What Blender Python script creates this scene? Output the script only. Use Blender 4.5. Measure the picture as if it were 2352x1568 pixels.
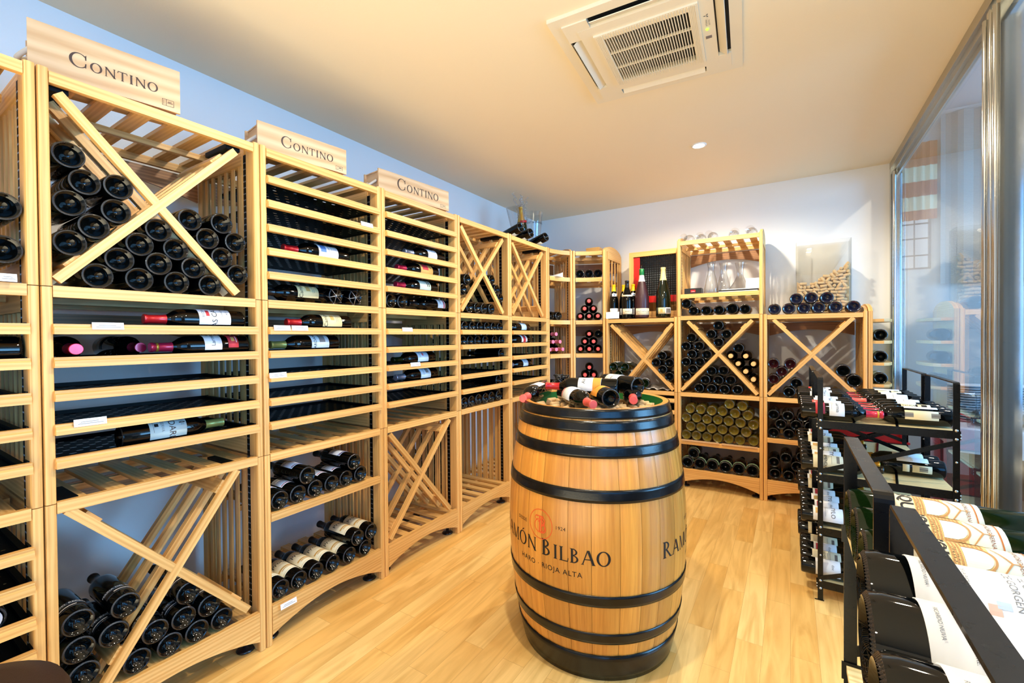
import bpy, bmesh, math, random
from mathutils import Vector, Matrix

random.seed(7)
scene = bpy.context.scene
for o in list(bpy.data.objects):
    bpy.data.objects.remove(o, do_unlink=True)
COL = scene.collection

# ------------------------------------------------------------------ camera
FPX, PITCH, ROLL, YAW, CAMZ = 1014.265, -0.011, -0.008, -0.562, 1.295
XF, YB, YJ, W = -1.851, 3.948, 0.999, 0.64      # left rack front, back rack front, a seam of the left row, unit width
XB0 = -0.177                                     # a seam of the back row
cF = Vector((math.sin(YAW) * math.cos(PITCH), math.cos(YAW) * math.cos(PITCH), math.sin(PITCH)))
cR0 = Vector((math.cos(YAW), -math.sin(YAW), 0))
cU0 = cR0.cross(cF)
cR = cR0 * math.cos(ROLL) + cU0 * math.sin(ROLL)
cU = -cR0 * math.sin(ROLL) + cU0 * math.cos(ROLL)
cam = bpy.data.cameras.new('camera')
camo = bpy.data.objects.new('camera', cam)
COL.objects.link(camo)
m = Matrix((cR, cU, -cF)).transposed().to_4x4()
m.translation = Vector((0, 0, CAMZ))
camo.matrix_world = m
cam.sensor_width = 36
cam.lens = FPX / 2352 * 36
cam.clip_start = 0.02
scene.camera = camo

# ------------------------------------------------------------------ colour management, world, lights
scene.view_settings.view_transform = 'Standard'
scene.view_settings.look = 'None'
scene.view_settings.gamma = 1
scene.view_settings.use_curve_mapping = False
scene.view_settings.exposure = 0.08
world = bpy.data.worlds.new('world')
scene.world = world
world.use_nodes = True
wn = world.node_tree.nodes['Background']
wn.inputs[0].default_value = (0.62, 0.78, 1.0, 1)
wn.inputs[1].default_value = 1.2

CEIL = 2.615
XL, YBK, XG = -2.47, 4.48, 0.70                  # left wall, back wall, glass plane

def area(name, loc, target, size, size_y, power, color, spread=180):
    l = bpy.data.lights.new(name, 'AREA')
    l.shape = 'RECTANGLE'; l.size = size; l.size_y = size_y
    l.energy = power; l.color = color
    l.spread = math.radians(spread)
    o = bpy.data.objects.new(name, l); COL.objects.link(o)
    o.location = loc
    d = Vector(target) - Vector(loc)
    o.rotation_euler = d.to_track_quat('-Z', 'Y').to_euler()
    return o

def lamp(name, loc, power, color, radius=0.04, angle=150, blend=0.6, target=None):
    l = bpy.data.lights.new(name, 'SPOT')
    l.energy = power; l.color = color; l.shadow_soft_size = radius
    l.spot_size = math.radians(angle); l.spot_blend = blend
    o = bpy.data.objects.new(name, l); COL.objects.link(o)
    o.location = loc
    if target is not None:
        d = Vector(target) - Vector(loc)
        o.rotation_euler = d.to_track_quat('-Z', 'Y').to_euler()
    return o

DOWN = [(-0.536, 3.311), (-0.62, 1.15), (-0.60, -0.55), (0.15, 2.35), (-1.15, 2.9), (0.25, 0.35)]
WARM = (1.0, 0.88, 0.68)
for i, (x, y) in enumerate(DOWN):
    lamp('downlight_beam', (x, y, CEIL - 0.035), (82, 88, 16, 26, 26, 12)[i], WARM, 0.035, 165, 0.4)
# daylight entering from the glazed side of the shop behind and to the right of the viewpoint
area('daylight_window', (2.2, -1.4, 1.7), (-2.2, 2.0, 2.0), 2.4, 2.2, 50, (0.10, 0.44, 1.0), 120)
area('daylight_window', (4.9, 2.8, 1.9), (-2.0, 2.2, 1.8), 3.0, 2.2, 400, (0.20, 0.56, 1.0))
# added fills, unseen: one washes in from behind the viewpoint, one brightens the ceiling
area('fill_light', (-0.9, -1.9, 2.0), (-1.0, 1.0, 1.0), 2.2, 1.0, 6, (1.0, 0.84, 0.62))
area('fill_light', (-0.6, -0.7, 0.5), (-0.5, 0.9, 2.6), 2.4, 1.6, 36, (1.0, 0.90, 0.64), 110)

# ------------------------------------------------------------------ measuring helpers (photo pixel -> point of a known plane)
def ray(px, py):
    return cF + cR * ((px - 1176) / FPX) - cU * ((py - 784) / FPX)
def on(px, py, ax, v):
    d = ray(px, py); o = Vector((0, 0, CAMZ))
    return o + d * ((v - o[ax]) / d[ax])

# ------------------------------------------------------------------ materials
MAT = {}
def S(r, g, b):
    f = lambda c: (c / 255 / 12.92) if c / 255 <= 0.04045 else ((c / 255 + 0.055) / 1.055) ** 2.4
    return (f(r), f(g), f(b), 1)

def mat(name, col, rough=0.5, metal=0.0, coat=0.0, trans=0.0, ior=1.45, emit=None, es=0.0, bump=0.0, bscale=60, spec=0.5, alpha=1.0):
    m = bpy.data.materials.new(name); m.use_nodes = True
    nt = m.node_tree; b = nt.nodes['Principled BSDF']
    b.inputs['Base Color'].default_value = col
    b.inputs['Roughness'].default_value = rough
    b.inputs['Metallic'].default_value = metal
    b.inputs['Coat Weight'].default_value = coat
    b.inputs['Coat Roughness'].default_value = 0.08
    b.inputs['Transmission Weight'].default_value = trans
    b.inputs['IOR'].default_value = ior
    b.inputs['Specular IOR Level'].default_value = spec
    b.inputs['Alpha'].default_value = alpha
    if emit:
        b.inputs['Emission Color'].default_value = emit
        b.inputs['Emission Strength'].default_value = es
    # a little procedural unevenness on everything
    tc = nt.nodes.new('ShaderNodeTexCoord'); n = nt.nodes.new('ShaderNodeTexNoise')
    n.inputs['Scale'].default_value = bscale; n.inputs['Detail'].default_value = 3
    nt.links.new(tc.outputs['Object'], n.inputs['Vector'])
    if bump > 0:
        bp = nt.nodes.new('ShaderNodeBump'); bp.inputs['Strength'].default_value = bump
        bp.inputs['Distance'].default_value = 0.002
        nt.links.new(n.outputs['Fac'], bp.inputs['Height']); nt.links.new(bp.outputs['Normal'], b.inputs['Normal'])
    else:
        mr = nt.nodes.new('ShaderNodeMapRange')
        mr.inputs['To Min'].default_value = max(0.0, rough - 0.02); mr.inputs['To Max'].default_value = min(1, rough + 0.04)
        nt.links.new(n.outputs['Fac'], mr.inputs['Value']); nt.links.new(mr.outputs['Result'], b.inputs['Roughness'])
    MAT[name] = m
    return m

def wood(name, light, dark, rough=0.45, su=1.3, sv=26, coat=0.0, ring=0.35, vary=0.18, wv=7):
    """oak-like grain running along U (UVs are metres, with a random offset per board)"""
    m = bpy.data.materials.new(name); m.use_nodes = True
    nt = m.node_tree; b = nt.nodes['Principled BSDF']; L = nt.links.new
    uv = nt.nodes.new('ShaderNodeUVMap'); uv.uv_map = 'UVMap'
    def mp(x, y):
        q = nt.nodes.new('ShaderNodeMapping'); q.inputs['Scale'].default_value = (x, y, 1)
        L(uv.outputs['UV'], q.inputs['Vector']); return q
    def noise(q, sc, det, dist=0.0):
        n = nt.nodes.new('ShaderNodeTexNoise'); n.inputs['Scale'].default_value = sc
        n.inputs['Detail'].default_value = det; n.inputs['Distortion'].default_value = dist
        L(q.outputs[0], n.inputs['Vector']); return n
    n1 = noise(mp(su, sv), 1.0, 4, 0.6)
    n2 = noise(mp(su * 5, sv * 9), 1.0, 3)
    n3 = noise(mp(0.25, 0.9), 1.0, 1)
    w = nt.nodes.new('ShaderNodeTexWave'); w.wave_type = 'RINGS'; w.rings_direction = 'X'
    w.inputs['Scale'].default_value = 3.0; w.inputs['Distortion'].default_value = 5.0; w.inputs['Detail'].default_value = 2
    w.inputs['Detail Scale'].default_value = 1.2
    L(mp(0.5, wv).outputs[0], w.inputs['Vector'])
    def mix(a, bb, f):
        x = nt.nodes.new('ShaderNodeMix'); x.data_type = 'FLOAT'; x.inputs[0].default_value = f
        L(a, x.inputs[2]); L(bb, x.inputs[3]); return x.outputs[0]
    s = mix(n1.outputs['Fac'], n2.outputs['Fac'], 0.35)
    s = mix(s, w.outputs['Fac'], ring)
    cr = nt.nodes.new('ShaderNodeValToRGB')
    cr.color_ramp.elements[0].position = 0.25; cr.color_ramp.elements[0].color = dark
    cr.color_ramp.elements[1].position = 0.68; cr.color_ramp.elements[1].color = light
    L(s, cr.inputs['Fac'])
    hs = nt.nodes.new('ShaderNodeHueSaturation')
    mr = nt.nodes.new('ShaderNodeMapRange'); mr.inputs['From Min'].default_value = 0.3; mr.inputs['From Max'].default_value = 0.7
    mr.inputs['To Min'].default_value = 1 - vary; mr.inputs['To Max'].default_value = 1 + vary * 0.6
    L(n3.outputs['Fac'], mr.inputs['Value']); L(mr.outputs['Result'], hs.inputs['Value'])
    L(cr.outputs['Color'], hs.inputs['Color']); L(hs.outputs['Color'], b.inputs['Base Color'])
    b.inputs['Roughness'].default_value = rough; b.inputs['Coat Weight'].default_value = coat
    b.inputs['Coat Roughness'].default_value = 0.15
    bp = nt.nodes.new('ShaderNodeBump'); bp.inputs['Strength'].default_value = 0.25; bp.inputs['Distance'].default_value = 0.001
    L(n2.outputs['Fac'], bp.inputs['Height']); L(bp.outputs['Normal'], b.inputs['Normal'])
    MAT[name] = m
    return m

oak = wood('oak', S(243, 194, 118), S(206, 146, 72), ring=0.2, sv=34)
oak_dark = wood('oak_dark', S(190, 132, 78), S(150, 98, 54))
pine = wood('pine', S(226, 192, 148), S(200, 156, 110), rough=0.6, su=1.6, sv=9, ring=0.32, vary=0.05, wv=2.2)
ply = wood('plywood', S(244, 226, 172), S(222, 198, 136), rough=0.55, ring=0.5, vary=0.05)
black = mat('black_steel', S(8, 8, 10), 0.27, 0.0, spec=0.4)
track_black = mat('track_black', S(4, 4, 5), 0.5, spec=0.2)
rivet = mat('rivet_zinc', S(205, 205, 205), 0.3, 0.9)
glass_dark = mat('dark_bottle_glass', (0.0012, 0.0015, 0.0015, 1), 0.03, spec=0.42)
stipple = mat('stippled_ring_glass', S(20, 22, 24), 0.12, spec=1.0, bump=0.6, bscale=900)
glass_green = mat('green_bottle_glass', S(10, 26, 6), 0.04, spec=0.35)
glass_olive = mat('olive_bottle_glass', S(132, 112, 34), 0.05, trans=0.4, spec=0.7)
glass_rose = mat('ruby_bottle_glass', S(40, 8, 12), 0.05, spec=0.5)
white = mat('white_card', S(238, 240, 242), 0.55)
cream = mat('cream_paper', S(238, 226, 190), 0.6)
cream_yellow = mat('straw_paper', S(226, 212, 158), 0.6)
red = mat('red_foil', S(190, 28, 36), 0.28, 0.3, coat=0.4)
rosered = mat('rose_foil', S(196, 36, 72), 0.28, 0.35, coat=0.4)
coral = mat('coral_foil', S(236, 96, 88), 0.35, 0.1)
gold = mat('gold_foil', S(206, 160, 62), 0.28, 0.6)
olive_foil = mat('olive_foil', S(150, 150, 80), 0.3, 0.4)
yellow = mat('yellow_wax', S(246, 208, 20), 0.3, coat=0.3)
blackfoil = mat('black_foil', S(16, 16, 18), 0.3, coat=0.4)
silver = mat('silver_foil', S(170, 180, 200), 0.3, 0.7)
green_foil = mat('green_foil', S(28, 120, 62), 0.35, 0.2)
capface = mat('salmon_capsule', S(242, 190, 122), 0.4)
pinkface = mat('pink_capsule', S(240, 130, 160), 0.35)
ink = mat('black_ink', S(20, 18, 18), 0.6)
ink_brown = mat('brown_ink', S(70, 52, 44), 0.6)
ink_grey = mat('grey_ink', S(120, 120, 120), 0.6)
orange_ink = mat('orange_ink', S(232, 92, 40), 0.55)
orange_paper = mat('orange_paper', S(240, 150, 50), 0.6)
crimson_paper = mat('crimson_paper', S(190, 50, 60), 0.6)
bluepaper = mat('blue_paper', S(90, 130, 190), 0.6)
sage = mat('sage_paper', S(150, 176, 140), 0.6)
ochre = mat('ochre_print', S(214, 168, 92), 0.6)
chrome = mat('polished_steel', S(196, 198, 198), 0.12, 1.0)
steel = mat('brushed_steel', S(180, 178, 172), 0.28, 1.0)
plastic = mat('ivory_plastic', S(232, 222, 200), 0.4)
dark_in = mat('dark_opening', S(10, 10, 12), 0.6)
green_paint = mat('green_paint', S(24, 110, 48), 0.5)
rope = mat('white_rope', S(226, 220, 206), 0.8, bump=0.5)
cork = mat('cork', S(214, 180, 130), 0.85, bump=0.6, bscale=300)
cork2 = mat('stained_cork', S(180, 120, 96), 0.85, bump=0.6, bscale=300)
leather = mat('brown_leather', S(38, 18, 14), 0.5, bump=0.4, bscale=500)
redplastic = mat('red_plastic', S(206, 34, 30), 0.35)
led = mat('green_led', S(150, 255, 60), 0.4, emit=S(150, 255, 60), es=2.0)
lampmat = mat('lamp_glow', (1, 1, 1, 1), 0.4, emit=(1, 0.93, 0.8, 1), es=60)
cloth = mat('white_cloth', S(230, 232, 236), 0.9, bump=0.3, bscale=40)
linen = mat('grey_linen', S(206, 200, 190), 0.9, bump=0.6, bscale=60)

def clear(name, tint, refl=0.04, ior=4.0):
    """a pane: sees straight through, mirrors more and more towards grazing angles"""
    m = bpy.data.materials.new(name); m.use_nodes = True
    nt = m.node_tree; nt.nodes.clear()
    out = nt.nodes.new('ShaderNodeOutputMaterial'); t = nt.nodes.new('ShaderNodeBsdfTransparent')
    g = nt.nodes.new('ShaderNodeBsdfGlossy'); g.inputs['Roughness'].default_value = 0.0
    t.inputs[0].default_value = tint
    lw = nt.nodes.new('ShaderNodeLayerWeight'); lw.inputs['Blend'].default_value = 0.5
    pw = nt.nodes.new('ShaderNodeMath'); pw.operation = 'POWER'; pw.inputs[1].default_value = ior
    mu = nt.nodes.new('ShaderNodeMath'); mu.operation = 'MULTIPLY_ADD'; mu.inputs[1].default_value = 0.9; mu.inputs[2].default_value = refl; mu.use_clamp = True
    mx = nt.nodes.new('ShaderNodeMixShader')
    nt.links.new(lw.outputs['Facing'], pw.inputs[0]); nt.links.new(pw.outputs[0], mu.inputs[0]); nt.links.new(mu.outputs[0], mx.inputs[0])
    nt.links.new(t.outputs[0], mx.inputs[1]); nt.links.new(g.outputs[0], mx.inputs[2])
    nt.links.new(mx.outputs[0], out.inputs[0])
    MAT[name] = m
    return m
pane = clear('window_pane', (0.93, 0.95, 0.96, 1), 0.06, 4.0)
acrylic = clear('clear_acrylic', (0.985, 0.99, 0.99, 1), 0.05, 4.0)
crystal = clear('clear_crystal', (0.95, 0.96, 0.965, 1), 0.05, 3.0)

# ------------------------------------------------------------------ mesh building
class MB:
    def __init__(self):
        self.v = []; self.f = []; self.mi = []; self.sm = []; self.uv = []; self.m = 0
    def _face(self, idx, g, off, smooth=False):
        pts = [self.v[i] for i in idx]
        n = Vector((0, 0, 0))
        for i in range(len(pts)):
            a, b = pts[i], pts[(i + 1) % len(pts)]
            n += Vector(((a.y - b.y) * (a.z + b.z), (a.z - b.z) * (a.x + b.x), (a.x - b.x) * (a.y + b.y)))
        if n.length < 1e-12: n = Vector((0, 0, 1))
        n.normalize()
        t = n.cross(g)
        if t.length < 0.3:
            t = n.orthogonal().normalized(); g2 = n.cross(t)
        else:
            t.normalize(); g2 = g
        self.f.append(list(idx)); self.mi.append(self.m); self.sm.append(smooth)
        self.uv.append([(p.dot(g2) + off[0], p.dot(t) + off[1]) for p in pts])
    def hexa(self, c, g=None):
        """eight corners: bottom 4 then top 4"""
        b = len(self.v); self.v += [Vector(p) for p in c]
        g = Vector(g if g is not None else (1, 0, 0)).normalized()
        off = (random.random() * 40, random.random() * 40)
        for q in ((3, 2, 1, 0), (4, 5, 6, 7), (0, 1, 5, 4), (1, 2, 6, 5), (2, 3, 7, 6), (3, 0, 4, 7)):
            self._face([b + i for i in q], g, off)
        return self
    def box(self, x0, x1, y0, y1, z0, z1, g=None):
        if x1 < x0: x0, x1 = x1, x0
        if y1 < y0: y0, y1 = y1, y0
        if z1 < z0: z0, z1 = z1, z0
        if g is None:
            d = (x1 - x0, y1 - y0, z1 - z0); k = d.index(max(d)); g = Vector([1 if i == k else 0 for i in range(3)])
        return self.hexa([(x0, y0, z0), (x1, y0, z0), (x1, y1, z0), (x0, y1, z0),
                          (x0, y0, z1), (x1, y0, z1), (x1, y1, z1), (x0, y1, z1)], g)
    def beam(self, p0, p1, w, h, up=(0, 0, 1)):
        p0, p1 = Vector(p0), Vector(p1)
        d = (p1 - p0).normalized(); s = d.cross(Vector(up)).normalized(); u = s.cross(d)
        a, b = s * w / 2, u * h / 2
        return self.hexa([p0 - a - b, p0 + a - b, p1 + a - b, p1 - a - b, p0 - a + b, p0 + a + b, p1 + a + b, p1 - a + b], d)
    def prism(self, pts, O, X, Y, Z, g=None, smooth=False, off=None):
        """polygon pts (2D, in X/Y from O) extruded by vector Z"""
        O, X, Y, Z = Vector(O), Vector(X), Vector(Y), Vector(Z)
        if X.cross(Y).dot(Z) < 0: pts = pts[::-1]
        n = len(pts); b = len(self.v)
        g = (Vector(g) if g is not None else Z).normalized()
        off = off or (random.random() * 40, random.random() * 40)
        self.v += [O + X * p[0] + Y * p[1] for p in pts] + [O + X * p[0] + Y * p[1] + Z for p in pts]
        self._face([b + i for i in range(n)][::-1], g, off)
        self._face([b + n + i for i in range(n)], g, off)
        for i in range(n):
            j = (i + 1) % n
            self._face([b + i, b + j, b + n + j, b + n + i], g, off, smooth)
        return self
    def strip(self, inner, outer, O, X, Y, Z, g=None):
        """band between two equal-length polylines, extruded by Z (arched rails)"""
        off = (random.random() * 40, random.random() * 40)
        for i in range(len(inner) - 1):
            self.prism([inner[i], inner[i + 1], outer[i + 1], outer[i]], O, X, Y, Z, g, off=off)
        return self
    def lathe(self, prof, seg=32, O=(0, 0, 0), Z=(0, 0, 1), knurl=None, a0=0.0, a1=None, close=True):
        O, Z = Vector(O), Vector(Z).normalized()
        X = Z.orthogonal().normalized() if abs(Z.z) < 0.999 else Vector((1, 0, 0))
        Y = Z.cross(X)
        full = a1 is None
        if full: a1 = a0 + 2 * math.pi
        b = len(self.v); n = seg if full else seg + 1
        off = (random.random() * 9, random.random() * 9)
        for k, (r, z) in enumerate(prof):
            for i in range(n):
                a = a0 + (a1 - a0) * i / seg
                zz = z + (knurl[1] if (knurl and k in knurl[0] and i % 2) else 0)
                self.v.append(O + X * (r * math.cos(a)) + Y * (r * math.sin(a)) + Z * zz)
        for k in range(len(prof) - 1):
            for i in range(seg):
                j = (i + 1) % n
                p = [b + k * n + i, b + k * n + j, b + (k + 1) * n + j, b + (k + 1) * n + i]
                if prof[k][0] < 1e-6: p = [p[0], p[2], p[3]]
                elif prof[k + 1][0] < 1e-6: p = [p[0], p[1], p[2]]
                self._face(p, Z, off, True)
        return self
    def tube(self, path, r, seg=8, closed=False):
        path = [Vector(p) for p in path]; n = len(path); b = len(self.v)
        off = (random.random() * 9, random.random() * 9)
        T0 = (path[1] - path[0]).normalized(); N = T0.orthogonal().normalized()
        for i, p in enumerate(path):
            T = (path[min(i + 1, n - 1)] - path[max(i - 1, 0)])
            if closed: T = path[(i + 1) % n] - path[i - 1]
            T.normalize(); N = (N - T * N.dot(T)).normalized(); B = T.cross(N)
            rr = r[i] if isinstance(r, (list, tuple)) else r
            for k in range(seg):
                a = 2 * math.pi * k / seg
                self.v.append(p + N * (rr * math.cos(a)) + B * (rr * math.sin(a)))
        for i in range(n if closed else n - 1):
            i2 = (i + 1) % n
            for k in range(seg):
                k2 = (k + 1) % seg
                self._face([b + i * seg + k, b + i * seg + k2, b + i2 * seg + k2, b + i2 * seg + k], T0, off, True)
        if not closed:
            self._face([b + k for k in range(seg)][::-1], T0, off); self._face([b + (n - 1) * seg + k for k in range(seg)], T0, off)
        return self
    def poly(self, pts, g=(1, 0, 0), smooth=False):
        b = len(self.v); self.v += [Vector(p) for p in pts]
        self._face(list(range(b, b + len(pts))), Vector(g), (random.random() * 9, random.random() * 9), smooth)
        return self
    def add(self, other, M=None):
        b = len(self.v)
        self.v += [(M @ p if M else p.copy()) for p in other.v]
        self.f += [[b + i for i in f] for f in other.f]; self.mi += other.mi; self.sm += other.sm; self.uv += other.uv
        return self
    def mesh(self, name, mats):
        me = bpy.data.meshes.new(name)
        me.from_pydata([tuple(p) for p in self.v], [], self.f)
        uvl = me.uv_layers.new(name='UVMap')
        flat = []
        for u in self.uv:
            for a in u: flat += a
        uvl.data.foreach_set('uv', flat)
        me.polygons.foreach_set('material_index', self.mi)
        me.polygons.foreach_set('use_smooth', self.sm)
        for mm in mats: me.materials.append(mm)
        me.update()
        return me

def tag(o, label=None, cat=None, group=None, kind=None):
    if label: o['label'] = label
    if cat: o['category'] = cat
    if group: o['group'] = group
    if kind: o['kind'] = kind
    return o
def thing(name, label, cat, loc=(0, 0, 0), rz=0.0, group=None):
    o = bpy.data.objects.new(name, None); COL.objects.link(o)
    o.location = loc; o.rotation_euler = (0, 0, rz); o.empty_display_size = 0.05
    return tag(o, label, cat, group)
def obj(name, mb, mats, parent=None, loc=None, rz=None, me=None):
    """mesh coordinates are local to the parent"""
    if not isinstance(mats, (list, tuple)): mats = [mats]
    if me is None: me = mb.mesh(name, mats) if isinstance(mb, MB) else mb
    o = bpy.data.objects.new(name, me); COL.objects.link(o)
    if parent is not None: o.parent = parent
    if loc is not None: o.location = loc
    if rz is not None: o.rotation_euler = (0, 0, rz)
    return o
def struct(name, mb, mats):
    return tag(obj(name, mb, mats), kind='structure')

_tc = {}
def text_mesh(body, size, extrude=0.0004, bold=0.0, space=1.0):
    """flat lettering as a mesh, centred, x right / y up"""
    cu = bpy.data.curves.new('lettering', 'FONT'); cu.body = body; cu.size = size
    cu.align_x = 'CENTER'; cu.align_y = 'CENTER'; cu.extrude = extrude; cu.offset = bold; cu.space_character = space
    cu.resolution_u = 3
    o = bpy.data.objects.new('lettering', cu); COL.objects.link(o)
    bpy.context.view_layer.update()
    me = bpy.data.meshes.new_from_object(o.evaluated_get(bpy.context.evaluated_depsgraph_get()))
    bpy.data.objects.remove(o, do_unlink=True); bpy.data.curves.remove(cu)
    b = MB()
    b.v = [v.co.copy() for v in me.vertices]; b.f = [list(p.vertices) for p in me.polygons]
    b.mi = [0] * len(b.f); b.sm = [False] * len(b.f); b.uv = [[(0, 0)] * len(f) for f in b.f]
    bpy.data.meshes.remove(me)
    return b
# ------------------------------------------------------------------ roman capitals with serifs, drawn stroke by stroke
def _ell(cx, cy, rx, ry, ix, iy, a0, a1, n=24, dx=0):
    out = []
    for i in range(n):
        t0 = math.radians(a0 + (a1 - a0) * i / n); t1 = math.radians(a0 + (a1 - a0) * (i + 1) / n)
        out.append([(cx + rx * math.cos(t0), cy + ry * math.sin(t0)), (cx + rx * math.cos(t1), cy + ry * math.sin(t1)),
                    (cx + dx + ix * math.cos(t1), cy + iy * math.sin(t1)), (cx + dx + ix * math.cos(t0), cy + iy * math.sin(t0))])
    return out
def _stem(x, w=0.165, y0=0, y1=1, top=True, bot=True, s=0.09):
    p = [[(x - w / 2, y0), (x + w / 2, y0), (x + w / 2, y1), (x - w / 2, y1)]]
    if bot: p.append([(x - w / 2 - s, y0), (x + w / 2 + s, y0), (x + w / 2, y0 + 0.06), (x - w / 2, y0 + 0.06)])
    if top: p.append([(x - w / 2, y1 - 0.06), (x + w / 2, y1 - 0.06), (x + w / 2 + s, y1), (x - w / 2 - s, y1)])
    return p
def _diag(x0, y0, x1, y1, w):
    return [[(x0 - w / 2, y0), (x0 + w / 2, y0), (x1 + w / 2, y1), (x1 - w / 2, y1)]]
def glyph(c):
    """(polygons, advance) for a letter one unit tall"""
    if c == 'O': return _ell(.5, .5, .48, .52, .31, .455, 0, 360, 32), 1.04
    if c == 'Ó': return glyph('O')[0] + [[(.42, 1.08), (.52, 1.08), (.72, 1.24), (.58, 1.24)]], 1.04
    if c == 'C':
        return _ell(.5, .5, .48, .52, .36, .47, 42, 318, 28, .03) + [[(.84, .62), (.90, .62), (.90, 1.0), (.82, .88)], [(.84, .38), (.90, .38), (.88, .05), (.80, .14)]], .98
    if c == 'I': return _stem(.22), .44
    if c == 'N':
        return _stem(.16, .08) + _stem(.84, .08) + _diag(.88, 0, .14, 1, .18)[:1], 1.0
    if c == 'T':
        return _stem(.42, .13, top=False) + [[(.04, .93), (.80, .93), (.80, 1), (.04, 1)], [(.0, .76), (.05, .76), (.09, 1), (.03, 1)], [(.79, .76), (.84, .76), (.81, 1), (.75, 1)]], .86
    if c == 'R':
        return _stem(.17) + _ell(.22, .74, .36, .26, .22, .20, -90, 90, 14) + _diag(.74, 0, .33, .5, .15) + [[(.62, 0), (.9, 0), (.86, .05), (.66, .05)]], .88
    if c == 'B':
        return _stem(.17) + _ell(.22, .76, .33, .24, .20, .18, -90, 90, 14) + _ell(.22, .27, .40, .27, .26, .21, -90, 90, 14) + [[(.2, .0), (.3, 0), (.3, .06), (.2, .06)]], .76
    if c == 'A':
        return _diag(.08, 0, .44, 1, .08) + _diag(.84, 0, .47, 1, .18) + [[(.2, .34), (.7, .34), (.7, .40), (.22, .40)], [(-.03, 0), (.2, 0), (.15, .05), (.02, .05)], [(.7, 0), (.97, 0), (.92, .05), (.76, .05)]], .95
    if c == 'M':
        return _stem(.14, .055) + _stem(1.0, .13) + _diag(.55, 0, .17, 1, .14) + _diag(.55, 0, .96, 1, .06), 1.18
    if c == 'L':
        return _stem(.17) + [[(.2, 0), (.66, 0), (.66, .06), (.2, .06)], [(.62, 0), (.67, 0), (.72, .26), (.66, .26)]], .74
    if c == 'r': # swash in front of the first R and B
        return [], .5
    return [], .4
def serif_text(txt, h, big_first=1.0, gap=0.10, inline=True):
    """list of polygons in metres with the text starting at x = 0; words keep a taller initial"""
    out = []; x = 0
    first = True
    for c in txt:
        if c == ' ':
            x += 0.42 * h; first = True; continue
        k = h * (big_first if first else 1.0)
        ps, adv = glyph(c)
        for p in ps: out.append([(x + a * k, b * k) for a, b in p])
        x += (adv + gap) * k; first = False
    return out, x - gap * h

def split_poly(p, step):
    """cut a convex polygon into vertical strips no wider than step"""
    xs = [a for a, b in p]; lo, hi = min(xs), max(xs)
    if hi - lo <= step: return [p]
    n = int(math.ceil((hi - lo) / step)); res = []; rest = p
    def clip(poly, xc, keep_left):
        o = []
        for i in range(len(poly)):
            a, b = poly[i], poly[(i + 1) % len(poly)]
            ia = (a[0] <= xc) == keep_left or a[0] == xc; ib = (b[0] <= xc) == keep_left or b[0] == xc
            if ia: o.append(a)
            if ia != ib:
                t = (xc - a[0]) / (b[0] - a[0]); o.append((xc, a[1] + t * (b[1] - a[1])))
        return o
    for i in range(1, n):
        xc = lo + (hi - lo) * i / n
        l = clip(rest, xc, True); rest = clip(rest, xc, False)
        if len(l) > 2: res.append(l)
        if len(rest) < 3: break
    if len(rest) > 2: res.append(rest)
    return res

# ------------------------------------------------------------------ bottles; local +Z runs from base to mouth, base at the origin
SEG = 32
def prof_body(kind):
    if kind == 'bordeaux': return .0405, [(.0, .030), (.012, .026), (.024, .012), (.0300, .003), (.0345, .0), (.0385, .003), (.0405, .010), (.0405, .205), (.039, .219), (.033, .234), (.024, .246), (.0175, .256), (.0155, .268), (.0148, .312), (.0165, .313), (.0165, .320), (.0125, .322), (0, .322)]
    if kind == 'burgundy': return .0430, [(.0, .030), (.012, .026), (.025, .012), (.0315, .003), (.0365, .0), (.0405, .003), (.0430, .010), (.0430, .140), (.041, .170), (.035, .205), (.026, .238), (.0185, .262), (.0155, .280), (.0150, .306), (.0170, .308), (.0170, .315), (.0125, .317), (0, .317)]
    if kind == 'champagne': return .0470, [(.0, .040), (.014, .034), (.028, .014), (.0350, .003), (.0400, .0), (.0445, .003), (.0470, .012), (.0470, .150), (.045, .178), (.038, .212), (.028, .248), (.0200, .280), (.0175, .300), (.0165, .326), (.0185, .328), (.0185, .338), (.0125, .342), (0, .342)]
    if kind == 'magnum': return .0490, [(.0, .040), (.018, .034), (.030, .014), (.0370, .003), (.0415, .0), (.0465, .004), (.0490, .014), (.0490, .235), (.048, .262), (.046, .296), (.034, .318), (.0240, .334), (.0205, .350), (.0190, .395), (.0205, .397), (.0205, .408), (.016, .411), (0, .411)]
    if kind == 'bigburg': return .0640, [(.0, .045), (.02, .038), (.04, .014), (.048, .003), (.055, .0), (.0600, .004), (.0640, .016), (.0640, .150), (.062, .190), (.054, .235), (.042, .285), (.031, .325), (.024, .355), (.0205, .39), (.0195, .425), (.0215, .427), (.0215, .440), (.016, .443), (0, .443)]
def shell(kind, z0, z1, grow=0.0008):
    """part of the bottle's outside between two heights, slightly proud of the glass"""
    r, p = prof_body(kind); pts = [q for q in p[6:]]
    def rad(z):
        for a, b in zip(pts, pts[1:]):
            if a[1] <= z <= b[1] and b[1] > a[1]: return a[0] + (b[0] - a[0]) * (z - a[1]) / (b[1] - a[1])
        return pts[-1][0]
    zs = [z0] + [q[1] for q in pts if z0 < q[1] < z1] + [z1]
    return [(rad(z) + grow, z) for z in zs]
def base_split(p, seg):
    """glass of revolution; the stippled ring the bottle stands on is beaded"""
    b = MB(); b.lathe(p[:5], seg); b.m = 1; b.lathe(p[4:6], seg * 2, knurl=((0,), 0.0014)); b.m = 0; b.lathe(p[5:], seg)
    return b
_bm = {}
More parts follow.
